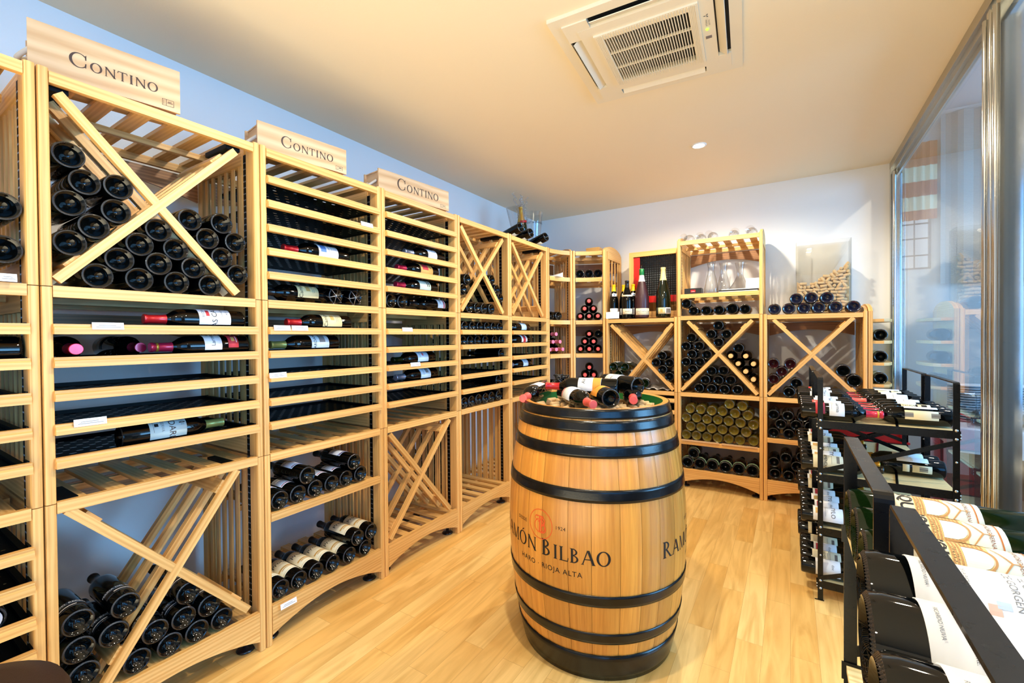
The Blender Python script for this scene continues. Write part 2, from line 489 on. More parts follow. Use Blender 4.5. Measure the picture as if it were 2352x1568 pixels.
def body_mesh(kind, glass, foil=None, seg=SEG):
    """whole bottle in one mesh: glass plus the foil over the mouth"""
    key = (kind, glass.name, foil.name if foil else None, seg)
    if key in _bm: return _bm[key]
    r, p = prof_body(kind)
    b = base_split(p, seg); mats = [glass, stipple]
    if foil:
        b.m = 2; top = p[-1][1]
        z0 = top - (.064 if kind != 'champagne' else .13)
        s = [(q[0], q[1]) for q in shell(kind, z0, p[-3][1])]
        b.lathe([(s[0][0] - .001, s[0][1]), s[0]], seg // 2 * 2); b.lathe(s + [(p[-3][0] + .0008, top - .0005)], seg // 2 * 2); b.lathe([(p[-3][0] + .0008, top - .0005), (p[-3][0] - .0005, top + .0010)], seg // 2 * 2); b.lathe([(p[-3][0] - .0005, top + .0010), (0, top + .0012)], seg // 2 * 2)
        mats.append(foil)
    _bm[key] = b.mesh('bottle', mats)
    return _bm[key]
def label_mb(kind, z0, z1, deg, a_mid=0.0, grow=0.0012):
    r, p = prof_body(kind); b = MB(); h = math.radians(deg) / 2
    b.lathe([(r + .0002, z0), (r + grow, z0 + .0003), (r + grow, z1 - .0003), (r + .0002, z1)], 14, a0=a_mid - h, a1=a_mid + h)
    return b
def wrap_text(b, tm, r, zc, a_mid, up=True, mi=1, grow=.0016, rot90=False):
    """wrap flat lettering around a bottle of radius r. Reads around the girth, letters' up along +Z; rot90 reads along Z"""
    base = len(b.v)
    for v in tm.v:
        x, y = (v.x, v.y) if not rot90 else (-v.y, v.x)
        a = a_mid + x / r; rr = r + grow + v.z
        b.v.append(Vector((rr * math.cos(a), rr * math.sin(a), zc + y)))
    for f in tm.f:
        b.f.append([base + i for i in f]); b.mi.append(mi); b.sm.append(False); b.uv.append([(0, 0)] * len(f))
_parts = {}
def bottle_parts(spec):
    """spec: dict(kind, glass, foil, labels=[(z0,z1,deg,mat,[ (text,size,zc,matname,rot90,angle) ], a_mid)])"""
    key = spec['id']
    if key in _parts: return _parts[key]
    kind = spec['kind']; r, p = prof_body(kind)
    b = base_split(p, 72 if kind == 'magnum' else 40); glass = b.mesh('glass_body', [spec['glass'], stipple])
    out = [('glass_body', glass, None)]
    foil = spec.get('foil')
    if foil:
        b = MB(); top = p[-1][1]; z0 = top - spec.get('foil_len', .064)
        s = shell(kind, z0, p[-3][1])
        b.lathe([(s[0][0] - .001, s[0][1]), s[0]], SEG); b.lathe(s + [(p[-3][0] + .0008, top - .0005)], SEG); b.lathe([(p[-3][0] + .0008, top - .0005), (p[-3][0] - .0005, top + .0010)], SEG); b.lathe([(p[-3][0] - .0005, top + .0010), (0, top + .0012)], SEG)
        if spec.get('foil_ring'):
            b.m = 1; z = top - .022; q = shell(kind, z, z + .007, .0016)
            b.lathe([(q[0][0] - .001, q[0][1])] + q + [(q[-1][0] - .001, q[-1][1])], SEG)
        out.append(('capsule', b.mesh('capsule', [foil, gold]), None))
    for lab in spec.get('labels', []):
        z0, z1, deg, mt, texts = lab[:5]; am = lab[5] if len(lab) > 5 else 0.0
        b = label_mb(kind, z0, z1, deg, am); mats = [mt]
        for t in texts:
            body, size, zc, mm = t[:4]; rot = t[4] if len(t) > 4 else False; da = t[5] if len(t) > 5 else 0
            if mm not in mats: mats.append(mm)
            if body.startswith('#'):       # plain printed band or patch: '#w,h' in metres
                w_, h_ = [float(q) for q in body[1:].split(',')]
                k = max(2, int(w_ / .008)); tm = MB()
                for i in range(k):
                    x0, x1 = -w_ / 2 + w_ * i / k, -w_ / 2 + w_ * (i + 1) / k
                    tm.poly([(x0, -h_ / 2, 0), (x1, -h_ / 2, 0), (x1, h_ / 2, 0), (x0, h_ / 2, 0)])
            else:
                tm = text_mesh(body, size, 0.0)
            wrap_text(b, tm, r, zc, am + da, mi=mats.index(mm), rot90=rot, grow=.0015 + (.0003 if not body.startswith('#') else 0))
        out.append(('label', b.mesh('label', mats), lab[6] if len(lab) > 6 else None))
    _parts[key] = out
    return out

def axis_matrix(loc, axis, roll=0.0, ref=None):
    """+Z of the bottle along axis; +X (middle of the front label) turned towards ref, then rolled"""
    z = Vector(axis).normalized(); ref = Vector(ref if ref is not None else (0, 0, 1))
    x = ref - z * ref.dot(z)
    if x.length < 1e-4: x = z.orthogonal()
    x.normalize(); y = z.cross(x)
    if roll:
        c, s = math.cos(roll), math.sin(roll); x, y = x * c + y * s, y * c - x * s
    M = Matrix((x, y, z)).transposed().to_4x4(); M.translation = Vector(loc)
    return M
def plain_bottle(loc, axis, kind='bordeaux', glass=None, foil=None, label='', group=None, roll=0.0, name='wine_bottle', cat='wine bottle', seg=SEG):
    o = bpy.data.objects.new(name, body_mesh(kind, glass or glass_dark, foil, seg)); COL.objects.link(o)
    o.matrix_world = axis_matrix(loc, axis, roll)
    return tag(o, label, cat, group)
def full_bottle(spec, loc, axis, label, ref=None, roll=0.0, group=None, name='wine_bottle', cat='wine bottle'):
    root = bpy.data.objects.new(name, None); COL.objects.link(root); root.empty_display_size = .03
    root.matrix_world = axis_matrix(loc, axis, roll, ref)
    tag(root, label, cat, group)
    for n, me, lb in bottle_parts(spec):
        o = bpy.data.objects.new(n, me); COL.objects.link(o); o.parent = root
        if lb: o['label'] = lb
    return root

ORD = ['first', 'second', 'third', 'fourth', 'fifth', 'sixth', 'seventh', 'eighth', 'ninth', 'tenth', 'eleventh', 'twelfth']
def settle(pts, r, zf=None, s0=None, s1=None, sticks=(), fall=.010, it=160, cap=.022):
    """nudge bottle ends apart and down until they rest on each other, the shelf, the sides and the cross"""
    P = [list(p) for p in pts]; Q = [tuple(p) for p in pts]
    rs = r if isinstance(r, (list, tuple)) else [r] * len(P)
    for k in range(it):
        for p in P:
            if k < it * .5: p[1] -= fall / (it * .5)
        for _ in range(3):
            for i in range(len(P)):
                for j in range(i):
                    dx = P[i][0] - P[j][0]; dz = P[i][1] - P[j][1]; d = math.hypot(dx, dz) or 1e-6; need = rs[i] + rs[j] + .0006
                    if d < need:
                        e = (need - d) / 2 / d; P[i][0] += dx * e; P[i][1] += dz * e; P[j][0] -= dx * e; P[j][1] -= dz * e
            for i, p in enumerate(P):
                for (a, b, hw) in sticks:
                    vx, vz = b[0] - a[0], b[1] - a[1]; t = max(0, min(1, ((p[0] - a[0]) * vx + (p[1] - a[1]) * vz) / (vx * vx + vz * vz)))
                    cx, cz = a[0] + vx * t, a[1] + vz * t; dx, dz = p[0] - cx, p[1] - cz; d = math.hypot(dx, dz) or 1e-6
                    if d < rs[i] + hw: e = (rs[i] + hw - d) / d; p[0] += dx * e; p[1] += dz * e
                if s0 is not None and p[0] < s0 + rs[i]: p[0] = s0 + rs[i]
                if s1 is not None and p[0] > s1 - rs[i]: p[0] = s1 - rs[i]
                if zf is not None and p[1] < zf + rs[i]: p[1] = zf + rs[i]
    return P
def row_names(P, r):
    """describe each of a pile's places: (row from the bottom, place from the left, how many rows / in row)"""
    idx = sorted(range(len(P)), key=lambda i: P[i][1]); rows = []
    for i in idx:
        if rows and P[i][1] - sum(P[k][1] for k in rows[-1]) / len(rows[-1]) < r * .95: rows[-1].append(i)
        else: rows.append([i])
    out = [None] * len(P)
    for ri, rw in enumerate(rows):
        rw.sort(key=lambda i: P[i][0])
        for ci, i in enumerate(rw):
            if len(rows) == 1: rn = ''
            elif ri == 0: rn = 'bottom row, '
            elif ri == len(rows) - 1: rn = 'top row, '
            else: rn = ORD[ri] + ' row up, '
            if len(rw) == 1: cn = 'the only one' if rn else 'alone'
            elif ci == 0: cn = 'leftmost'
            elif ci == len(rw) - 1: cn = 'rightmost'
            else: cn = ORD[ci] + ' from left'
            out[i] = rn + cn
    return out
# ------------------------------------------------------------------ the room
def wall_paint(name, col, rough=0.75):
    m = mat(name, col, rough, bump=0.15, bscale=120); return m
wall_m = wall_paint('wall_paint', S(236, 236, 236))
ceil_m = wall_paint('ceiling_paint', S(240, 226, 198))

# laminate floor: boards of maple running front to back, three strips per board
def floor_material():
    m = bpy.data.materials.new('maple_laminate'); m.use_nodes = True
    nt = m.node_tree; b = nt.nodes['Principled BSDF']; L = nt.links.new
    tc = nt.nodes.new('ShaderNodeTexCoord')
    mp = nt.nodes.new('ShaderNodeMapping'); mp.inputs['Rotation'].default_value = (0, 0, math.radians(90))
    L(tc.outputs['Object'], mp.inputs['Vector'])
    br = nt.nodes.new('ShaderNodeTexBrick'); br.offset = 0.37; br.offset_frequency = 2; br.squash = 1
    br.inputs['Scale'].default_value = 1.0; br.inputs['Brick Width'].default_value = 0.62; br.inputs['Row Height'].default_value = 0.098
    br.inputs['Mortar Size'].default_value = 0.0006; br.inputs['Mortar Smooth'].default_value = 0.3; br.inputs['Bias'].default_value = 0.0
    br.inputs['Color1'].default_value = S(246, 210, 138); br.inputs['Color2'].default_value = S(234, 186, 106); br.inputs['Mortar'].default_value = S(196, 148, 86)
    L(mp.outputs[0], br.inputs['Vector'])
    g = nt.nodes.new('ShaderNodeMapping'); g.inputs['Scale'].default_value = (16, 1.6, 1); L(tc.outputs['Object'], g.inputs['Vector'])
    add = nt.nodes.new('ShaderNodeVectorMath'); add.operation = 'MULTIPLY_ADD'
    add.inputs[1].default_value = (9, 9, 9); L(br.outputs['Color'], add.inputs[0]); L(g.outputs[0], add.inputs[2])
    n = nt.nodes.new('ShaderNodeTexNoise'); n.inputs['Scale'].default_value = 1.0; n.inputs['Detail'].default_value = 5; n.inputs['Distortion'].default_value = 1.6
    L(add.outputs[0], n.inputs['Vector'])
    cr = nt.nodes.new('ShaderNodeValToRGB'); cr.color_ramp.elements[0].position = 0.30; cr.color_ramp.elements[0].color = (0.72, 0.60, 0.42, 1)
    cr.color_ramp.elements[1].position = 0.62; cr.color_ramp.elements[1].color = (1.05, 1.03, 1.0, 1)
    L(n.outputs['Fac'], cr.inputs['Fac'])
    mx = nt.nodes.new('ShaderNodeMix'); mx.data_type = 'RGBA'; mx.blend_type = 'MULTIPLY'; mx.inputs[0].default_value = 0.75
    L(br.outputs['Color'], mx.inputs[6]); L(cr.outputs['Color'], mx.inputs[7]); L(mx.outputs[2], b.inputs['Base Color'])
    b.inputs['Roughness'].default_value = 0.30; b.inputs['Coat Weight'].default_value = 0.25; b.inputs['Coat Roughness'].default_value = 0.2
    MAT['floor'] = m
    return m
floor_m = floor_material()
outer_m = wall_paint('shop_wall_paint', S(206, 208, 206))
Y0R = -2.3
struct('floor', MB().box(XL, XG + .05, Y0R, YBK, -0.1, 0.0), floor_m)
struct('ceiling', MB().box(XL - .1, XG + .06, Y0R, YBK + .1, CEIL, CEIL + 0.1), ceil_m)
struct('wall_left', MB().box(XL - .1, XL, Y0R, YBK + .1, 0, CEIL), wall_m)
struct('wall_back', MB().box(XL, XG + .02, YBK, YBK + .1, 0, CEIL), wall_m)
# shop outside the glass
OX, OY, OZ = 5.2, 5.7, 3.35
struct('floor_shop', MB().box(XG + .05, OX, -3.2, OY, -0.1, 0.0), mat('shop_tiles', S(128, 84, 58), 0.35, bump=.1, bscale=8))
b = MB()
b.box(XG + .06, OX, -3.2, OY + .1, OZ, OZ + .1)
struct('ceiling_shop', b, wall_paint('shop_ceiling_paint', S(214, 218, 224)))
struct('trim_fascia', MB().box(XG + .02, XG + .06, Y0R, OY, CEIL, OZ), outer_m)
# far wall of the shop with a window opening at its left
wx0, wx1, wz0, wz1 = .90, 1.12, 1.90, 2.46
b = MB()
b.box(XG + .06, wx0, OY - .1, OY, 0, OZ); b.box(wx1, OX, OY - .1, OY, 0, OZ)
b.box(wx0, wx1, OY - .1, OY, 0, wz0); b.box(wx0, wx1, OY - .1, OY, wz1, OZ)
struct('wall_shop_far', b, outer_m)
b = MB()
b.box(wx0, wx1, OY - .08, OY - .05, wz0, wz0 + .02); b.box(wx0, wx1, OY - .08, OY - .05, wz1 - .02, wz1)
for z in (2.03, 2.19, 2.33): b.box(wx0, wx1, OY - .075, OY - .06, z, z + .012)
b.box(wx0, wx0 + .015, OY - .08, OY - .05, wz0, wz1); b.box(wx1 - .015, wx1, OY - .08, OY - .05, wz0, wz1)
b.box(wx0 + .1, wx0 + .11, OY - .075, OY - .06, wz0, wz1)
struct('window_1', b, mat('window_bars', S(70, 80, 110), 0.4))
# east wall with two tall openings: where the daylight comes in
b = MB()
b.box(OX, OX + .1, -3.2, 0.9, 0, OZ); b.box(OX, OX + .1, 4.6, OY, 0, OZ); b.box(OX, OX + .1, 0.9, 4.6, 0, .8); b.box(OX, OX + .1, 0.9, 4.6, 2.9, OZ)
struct('wall_shop_right', b, outer_m)
b = MB()
b.box(XL, OX + .1, -3.3, -3.2, 2.6, OZ); b.box(XL, OX + .1, -3.3, -3.2, 0, .5); b.box(XL, .9, -3.3, -3.2, .5, 2.6); b.box(3.4, OX + .1, -3.3, -3.2, .5, 2.6)
struct('wall_shop_front', b, outer_m)
b = MB()
b.box(XL - .1, XL, -3.3, Y0R, 0, OZ); struct('wall_shop_left', b, outer_m)
struct('floor_entry', MB().box(XL, XG + .05, -3.2, Y0R, -0.1, 0.0), floor_m)
struct('ceiling_entry', MB().box(XL - .1, XG + .06, -3.3, Y0R, CEIL, CEIL + .1), ceil_m)

# ------------------------------------------------------------------ glass wall, polished steel profiles
# top rail, corner post, mullions; the pane between them is a thing of its own
b = MB()
b.box(XG - .045, XG + .03, 0.2, YBK, CEIL - .05, CEIL, (0, 1, 0)); b.box(XG - .03, XG + .015, 0.2, YBK, CEIL - .085, CEIL - .05, (0, 1, 0))
b.box(XG - .012, XG + .004, 0.2, YBK, CEIL - .115, CEIL - .085, (0, 1, 0))
b.box(XG - .03, XG + .02, 0.2, YBK, 0, .05, (0, 1, 0))
struct('window_2', b, steel)
b = MB(); b.box(XG - .045, XG + .02, YBK - .045, YBK, 0, CEIL - .05); b.box(XG - .03, XG + .01, YBK - .075, YBK - .045, .05, CEIL - .085)
b.lathe([(.012, .05), (.012, CEIL - .09)], 16, O=(XG - .03, YBK - .09, 0))
struct('trim_1', b, chrome)
b = MB(); b.box(XG - .04, XG + .02, 2.46, 2.50, 0, CEIL - .05); b.box(XG - .04, XG + .02, 2.36, 2.40, 0, CEIL - .05)
b.lathe([(.010, .05), (.010, CEIL - .09)], 16, O=(XG - .045, 2.49, 0)); b.lathe([(.010, .05), (.010, CEIL - .09)], 16, O=(XG - .045, 2.385, 0))
b.lathe([(.008, .05), (.008, CEIL - .09)], 16, O=(XG - .048, 2.42, 0))
struct('trim_2', b, chrome)
b = MB(); b.box(XG - .012, XG + .02, 2.40, 2.46, 0, CEIL - .05); struct('trim_3', b, track_black)
b = MB(); b.box(XG + .0, XG + .045, 2.20, 2.255, .02, CEIL - .1); b.box(XG - .012, XG + .0, 2.215, 2.24, .02, CEIL - .1); b.box(XG + .0, XG + .03, 2.06, 2.10, .02, CEIL - .1)
struct('trim_4', b, steel)
def pane_box(name, y0, y1, x, z0=.05, z1=CEIL - .1):
    tag(obj(name, MB().box(x, x + .010, y0, y1, z0, z1), pane), kind='structure')
pane_box('window_3', 2.50, YBK - .075, XG - .006)
pane_box('window_4', 2.255, 2.37, XG + .012)
pane_box('window_5', 0.3, 2.21, XG + .012)

# ------------------------------------------------------------------ wine rack units: local X along the front, Y into the rack, Z up
Z1, Z2, Z3 = .807, 1.455, 2.100
ZR = [.1656, .8106, 1.4586]          # tops of the rails bottles rest on
DEP = .50
def post_mb(x0, x1, y0=0.0, y1=.06, zs=(0, Z1, Z2, Z3), top=None):
    b = MB(); r = .007
    P = [(x0, y1), (x0, y0 + r), (x0 + r * .3, y0 + r * .3), (x0 + r, y0), (x1 - r, y0), (x1 - r * .3, y0 + r * .3), (x1, y0 + r), (x1, y1)]
    for a, c in zip(zs, zs[1:]):
        b.prism(P, (0, 0, a + .0012), (1, 0, 0), (0, 1, 0), (0, 0, c - a - .0024), (0, 0, 1))
    return b
def arch_pts(y0, y1, zb, h, n=12):
    return [(y0 + (y1 - y0) * i / n, zb + h * math.sin(math.pi * i / n) ** .6 if 0 < i < n else zb) for i in range(n + 1)]
_track = {}
def track_mb(x, nx, z0, z1, y0=.062, y1=.084):
    """black perforated upright, the light in its holes put on as pale boxes"""
    b = MB(); b.m = 0
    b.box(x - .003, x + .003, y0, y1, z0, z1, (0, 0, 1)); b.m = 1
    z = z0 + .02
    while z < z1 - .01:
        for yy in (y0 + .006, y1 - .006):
            b.box(x + nx * .003, x + nx * .0042, yy - .0016, yy + .0016, z - .0022, z + .0022)  # pale boxes stand in for light glimmering through the holes
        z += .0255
    return b
def side_mb(x0, x1, zs, arch=0.0, y0=.088, y1=DEP, nsl=6):
    b = MB()
    for k in range(len(zs) - 1):
        a, c = zs[k] + .004, zs[k + 1] - .004
        if k == 0: a = .05
        b.box(x0, x1, y1 - .04, y1, a, c, (0, 0, 1)); b.box(x0, x1, y0, y0 + .018, a, c, (0, 0, 1))
        b.box(x0, x1, y0 + .018, y1 - .04, a, a + .07, (0, 1, 0)); b.box(x0, x1, y0 + .018, y1 - .04, c - .07, c, (0, 1, 0))
        n = nsl
        for i in range(n):
            yc = y0 + .018 + (y1 - .058 - y0) * (i + .5) / n
            b.box(x0 + .005, x1 - .005, yc - .0105, yc + .0105, a + .068, c - .068, (0, 0, 1))
    if arch:
        top = arch_pts(.0, y1, zs[-1] - .004, arch)
        poly = [(0, zs[-1] - .006)] + top[1:-1] + [(y1, zs[-1] - .006)]
        b.prism([(p[0], p[1]) for p in poly], (x0, 0, 0), (0, 1, 0), (0, 0, 1), (x1 - x0, 0, 0), (0, 1, 0))
    return b
def shelf_mb(x0, x1, z, nsl=6, depth=DEP, front=True, scallop=False, h=.034):
    """front rail, middle rail, back rail and slats laid front to back; z is the top"""
    b = MB()
    if front: b.box(x0, x1, .001, .021, z - h, z, (1, 0, 0))
    b.box(x0, x1, depth * .52, depth * .52 + .02, z - .04, z - .018, (1, 0, 0)); b.box(x0, x1, depth - .03, depth - .01, z - .045, z - .014, (1, 0, 0))
    wsl = .048; n = nsl
    for i in range(n):
        xc = x0 + (x1 - x0) * (i + .5) / n
        b.box(xc - wsl / 2, xc + wsl / 2, .021, depth - .01, z - .017, z - .003, (0, 1, 0))
    return b
def back_arch(x0, x1, z, y=DEP - .012, h0=.11, h1=.06):
    n = 12; b = MB()
    up = [(x0 + (x1 - x0) * i / n, z) for i in range(n + 1)]; lo = [(x0 + (x1 - x0) * i / n, z - h0 + (h0 - h1) * math.sin(math.pi * i / n)) for i in range(n + 1)]
    b.strip(lo, up, (0, y, 0), (1, 0, 0), (0, 0, 1), (0, .012, 0), (1, 0, 0))
    return b
def base_mb(x0, x1, n=20):
    b = MB()
    up = [(x0 + (x1 - x0) * i / n, .165) for i in range(n + 1)]; lo = [(x0 + (x1 - x0) * i / n, .042 + .062 * math.sin(math.pi * i / n) ** .9 if 0 < i < n else .042) for i in range(n + 1)]
    b.strip(lo, up, (0, .001, 0), (1, 0, 0), (0, 0, 1), (0, .021, 0), (1, 0, 0))
    return b
def cross_mb(a, c, depth=DEP, t=.027, wd=.022):
    """one leaning lattice of the X: a, c are (x, z) of its two ends"""
    b = MB()
    for y in (.013, .108, .208, .308):
        b.beam((a[0], y, a[1]), (c[0], y, c[1]), wd, t, (0, 0, 1))
    d = Vector((c[0] - a[0], 0, c[1] - a[1])).normalized(); n = Vector((-d.z, 0, d.x))
    if n.z < 0: n = -n
    for p, sg in ((Vector((a[0], 0, a[1])), 1), (Vector((c[0], 0, c[1])), -1)):
        q = p + d * sg * .075 + n * (t / 2 + .004)
        w = d * .026
        b.hexa([q - w + Vector((0, .02, 0)) - n * .006, q + w + Vector((0, .02, 0)) - n * .006, q + w + Vector((0, .31, 0)) - n * .006, q - w + Vector((0, .31, 0)) - n * .006,
                q - w + Vector((0, .02, 0)) + n * .004, q + w + Vector((0, .02, 0)) + n * .004, q + w + Vector((0, .31, 0)) + n * .004, q - w + Vector((0, .31, 0)) + n * .004], Vector((0, 1, 0)))
    return b
_tray = {}
def tray_mesh(x0, x1, depth=.43):
    key = (round(x0, 3), round(x1, 3))
    if key in _tray: return _tray[key]
    b = MB(); px, py = .050, .0355; z = .0
    nx = int((x1 - x0 - .02) / px); ny = int((depth - .03) / py)
    ox = (x0 + x1 - nx * px) / 2; oy = .018
    hexs = [(math.cos(t), math.sin(t)) for t in [math.pi * k / 4 for k in range(8)]]
    edge = [(1, 0), (1, 1), (0, 1), (-1, 1), (-1, 0), (-1, -1), (0, -1), (1, -1)]
    for j in range(ny):
        sh = px / 2 if j % 2 else 0
        n_ = nx - (1 if j % 2 else 0)
        for i in range(n_):
            cx, cy = ox + sh + (i + .5) * px, oy + (j + .5) * py
            base = len(b.v)
            for (u, v) in edge: b.v.append(Vector((cx + u * px / 2, cy + v * py / 2, z)))
            for (u, v) in hexs: b.v.append(Vector((cx + u * .0098, cy + v * .0036, z)))
            for k in range(8):
                b._face([base + k, base + (k + 1) % 8, base + 8 + (k + 1) % 8, base + 8 + k], Vector((1, 0, 0)), (0, 0))
        if j % 2:
            b.poly([(ox, oy + j * py, z), (ox + sh, oy + j * py, z), (ox + sh, oy + (j + 1) * py, z), (ox, oy + (j + 1) * py, z)])
            xe = ox + nx * px
            b.poly([(xe - sh, oy + j * py, z), (xe, oy + j * py, z), (xe, oy + (j + 1) * py, z), (xe - sh, oy + (j + 1) * py, z)])
    b.box(x0, ox, .012, depth, -.002, .012, (0, 1, 0)); b.box(ox + nx * px, x1, .012, depth, -.002, .012, (0, 1, 0))
    b.box(x0, x1, oy + ny * py, oy + ny * py + .004, -.002, .014); b.box(x0, x1, .010, .018, -.002, .004)
    me = b.mesh('tray', [track_black]); _tray[key] = me
    return me
_dfront = {}
def drawer(parent, x0, x1, z):
    """z is the bottom of the wooden front; bottles lie on the black perforated tray behind it"""
    key = (round(x0, 3), round(x1, 3))
    if key not in _dfront: _dfront[key] = []
    if len(_dfront[key]) < 4:
        b = MB()
        P = [(-.016, 0), (-.016, .020), (-.010, .0235), (-.010, .031), (.010, .031), (.010, .0)]
        b.prism(P, (x0, 0, 0), (0, 1, 0), (0, 0, 1), (x1 - x0, 0, 0), (1, 0, 0))
        b.m = 1
        for x in (x0 + .004, x1 - .004): b.box(x - .004, x + .004, .0101, .05, .006, .034)
        _dfront[key].append(b.mesh('drawer', [oak, track_black]))
    me = random.choice(_dfront[key])
    o = obj('drawer', None, oak, parent, (0, 0, z), me=me)
    obj('tray', None, track_black, o, (0, 0, .012), me=tray_mesh(x0 + .006, x1 - .006))
    return o
MIDZ = [1.313, 1.213, 1.113, 1.012, .912]
TOPZ = [1.946, 1.845, 1.744, 1.645, 1.545]
CROSS = {}
def rack(label, loc, rz, mods, w=W, levels=3, arch=(0, 0), key=None, shelves=(), top=True, X=None, topslats=6):
    """mods: bottom, middle and top module, each 'cross' 'drawers' 'open' """
    t = thing('wine_rack', label, 'wine rack', loc, rz)
    zs = [0, Z1, Z2, Z3][:levels + 1]
    x0, x1 = .0015, .0265
    for a, c in ((x0, x1), (w - x1, w - x0)):
        obj('post', post_mb(a, c, zs=zs), oak, t)
    for k, (a, c, nx) in enumerate(((x0 + .002, x1 - .006, 1), (w - x1 + .006, w - x0 - .002, -1))):
        obj('side_panel', side_mb(a, c, zs, arch[k]), oak, t)
        xx = x1 - .004 if nx > 0 else w - x1 + .004
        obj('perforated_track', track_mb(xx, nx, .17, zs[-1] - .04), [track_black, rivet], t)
    i0, i1 = x1, w - x1
    obj('base_rail', base_mb(i0, i1), oak, t)
    obj('shelf', shelf_mb(i0, i1, .168, front=False), oak, t)
    for z in [q for q in (Z1 + .003, Z2 + .003) if q < zs[-1] - .1]:
        obj('shelf', shelf_mb(i0, i1, z), oak, t)
    obj('top_shelf', shelf_mb(i0, i1, zs[-1] - .008, topslats), oak, t)
    for z in zs[1:]:
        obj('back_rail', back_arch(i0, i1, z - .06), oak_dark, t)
    for z in shelves: obj('shelf', shelf_mb(i0, i1, z), oak, t)
    for k, md in enumerate(mods[:levels]):
        if md == 'drawers':
            for z in (MIDZ if k == 1 else TOPZ if k == 2 else [q - .594 for q in MIDZ]): drawer(t, .024, w - .024, z)
        elif md == 'cross':
            lo = (ZR[k] + .010); hi = zs[k + 1] - .05
            ends = (X or {}).get(k) or ((.035, hi, w - .075, lo), (.035, lo, w - .075, hi))
            for q_, (ax, az, bx, bz) in enumerate(ends):
                obj('cross_divider', cross_mb((ax, az), (bx, bz), wd=.0215 if q_ == 0 else .0225), oak, t)
            for (ax, az) in ((ends[0][0], ends[0][1]), (ends[1][2], ends[1][3])):
                obj('bracket', MB().box(ax - .022, ax + .03, .03, .20, az + .012, az + .030), track_black, t)
            CROSS[(key, k)] = ends
    for x in (.05, w - .05):
        for y in (.07, DEP - .04):
            b = MB(); b.lathe([(0, .0), (.034, .0), (.036, .004), (.030, .010), (.010, .014), (.010, .06), (0, .06)], 20, O=(x, y, 0))
            obj('foot', b, blackfoil, t)
    return t
# ------------------------------------------------------------------ the rack row along the left wall and along the back wall
R90 = math.pi / 2
XA = {2: ((.045, 2.035, .545, 1.475), (.035, 1.475, .545, 2.035))}
XBt = {2: ((.045, 2.035, .545, 1.475), (.035, 1.475, .545, 2.035)), 0: ((.050, .780, .570, .200), (.13, .190, .535, .775))}
XD = {0: ((.045, .765, .545, .190), (.040, .190, .545, .765))}
XE = {2: ((.040, 2.035, .545, 1.475), (.040, 1.475, .545, 2.035))}
XB1 = {1: ((.055, 1.395, .605, .825), (.150, .825, .600, 1.395))}
XB2 = {1: ((.085, 1.410, .600, .825), (.033, .828, .565, 1.410))}
XB3 = {1: ((.070, 1.410, .605, .825), (.033, .828, .560, 1.412))}
def left(k): return (XF, YJ + W * k, 0)
def back(k): return (XB0 + W * k, YB, 0)
rack('oak wine rack cut off by the left edge of the picture', left(-2), R90, ['open', 'drawers', 'cross'], X=XA, key='A')
A0 = bpy.context.scene.objects  # the low drawers of the cut-off rack stand at their own heights
rkA = [o for o in COL.objects if o.get('label', '').startswith('oak wine rack cut off')][0]
for z in (.667, .567, .465, .368, .27): drawer(rkA, .024, W - .024, z)
rack('tall oak wine rack under the nearest wooden crate, crosses at top and bottom', left(-1), R90, ['cross', 'drawers', 'cross'], X=XBt, key='B')
rack('tall oak wine rack under the middle wooden crate, ten drawers above labelled bottles', left(0), R90, ['open', 'drawers', 'drawers'], shelves=(.555,), key='C')
rack('tall oak wine rack under the farthest wooden crate, empty cross at the bottom', left(1), R90, ['cross', 'drawers', 'drawers'], X=XD, key='D')
rack('tall oak wine rack with two drawers full of bottle ends, open slatted bottom', left(2), R90, ['open', 'drawers', 'cross'], X=XE, key='E', topslats=7)
rack('tall oak wine rack under the sparkling wine and glass bucket, empty cross on top', left(3), R90, ['open', 'drawers', 'cross'], X=XE, key='F', arch=(0, .03), topslats=7)
rack('low oak wine rack behind the barrel carrying the standing bottles', back(-2), 0, ['drawers', 'cross'], levels=2, X=XB1, key='B1')
rack('oak wine rack on the back wall holding decanters on its upper shelf', back(-1), 0, ['open', 'cross', 'open'], X=XB2, arch=(.055, .055), shelves=(1.642, .405), key='B2')
rkD = [o for o in COL.objects if o.get('label', '').startswith('oak wine rack on the back wall holding')][0]
for x0_, x1_ in ((.035, .325), (.345, .60)):
    obj('batten', MB().box(x0_, x1_, -.010, .0005, .400, .412, (1, 0, 0)), pine, rkD)
rack('low oak wine rack on the back wall under the box of corks', back(0), 0, ['open', 'cross'], levels=2, X=XB3, arch=(0, .055), shelves=(.493,), key='B3')

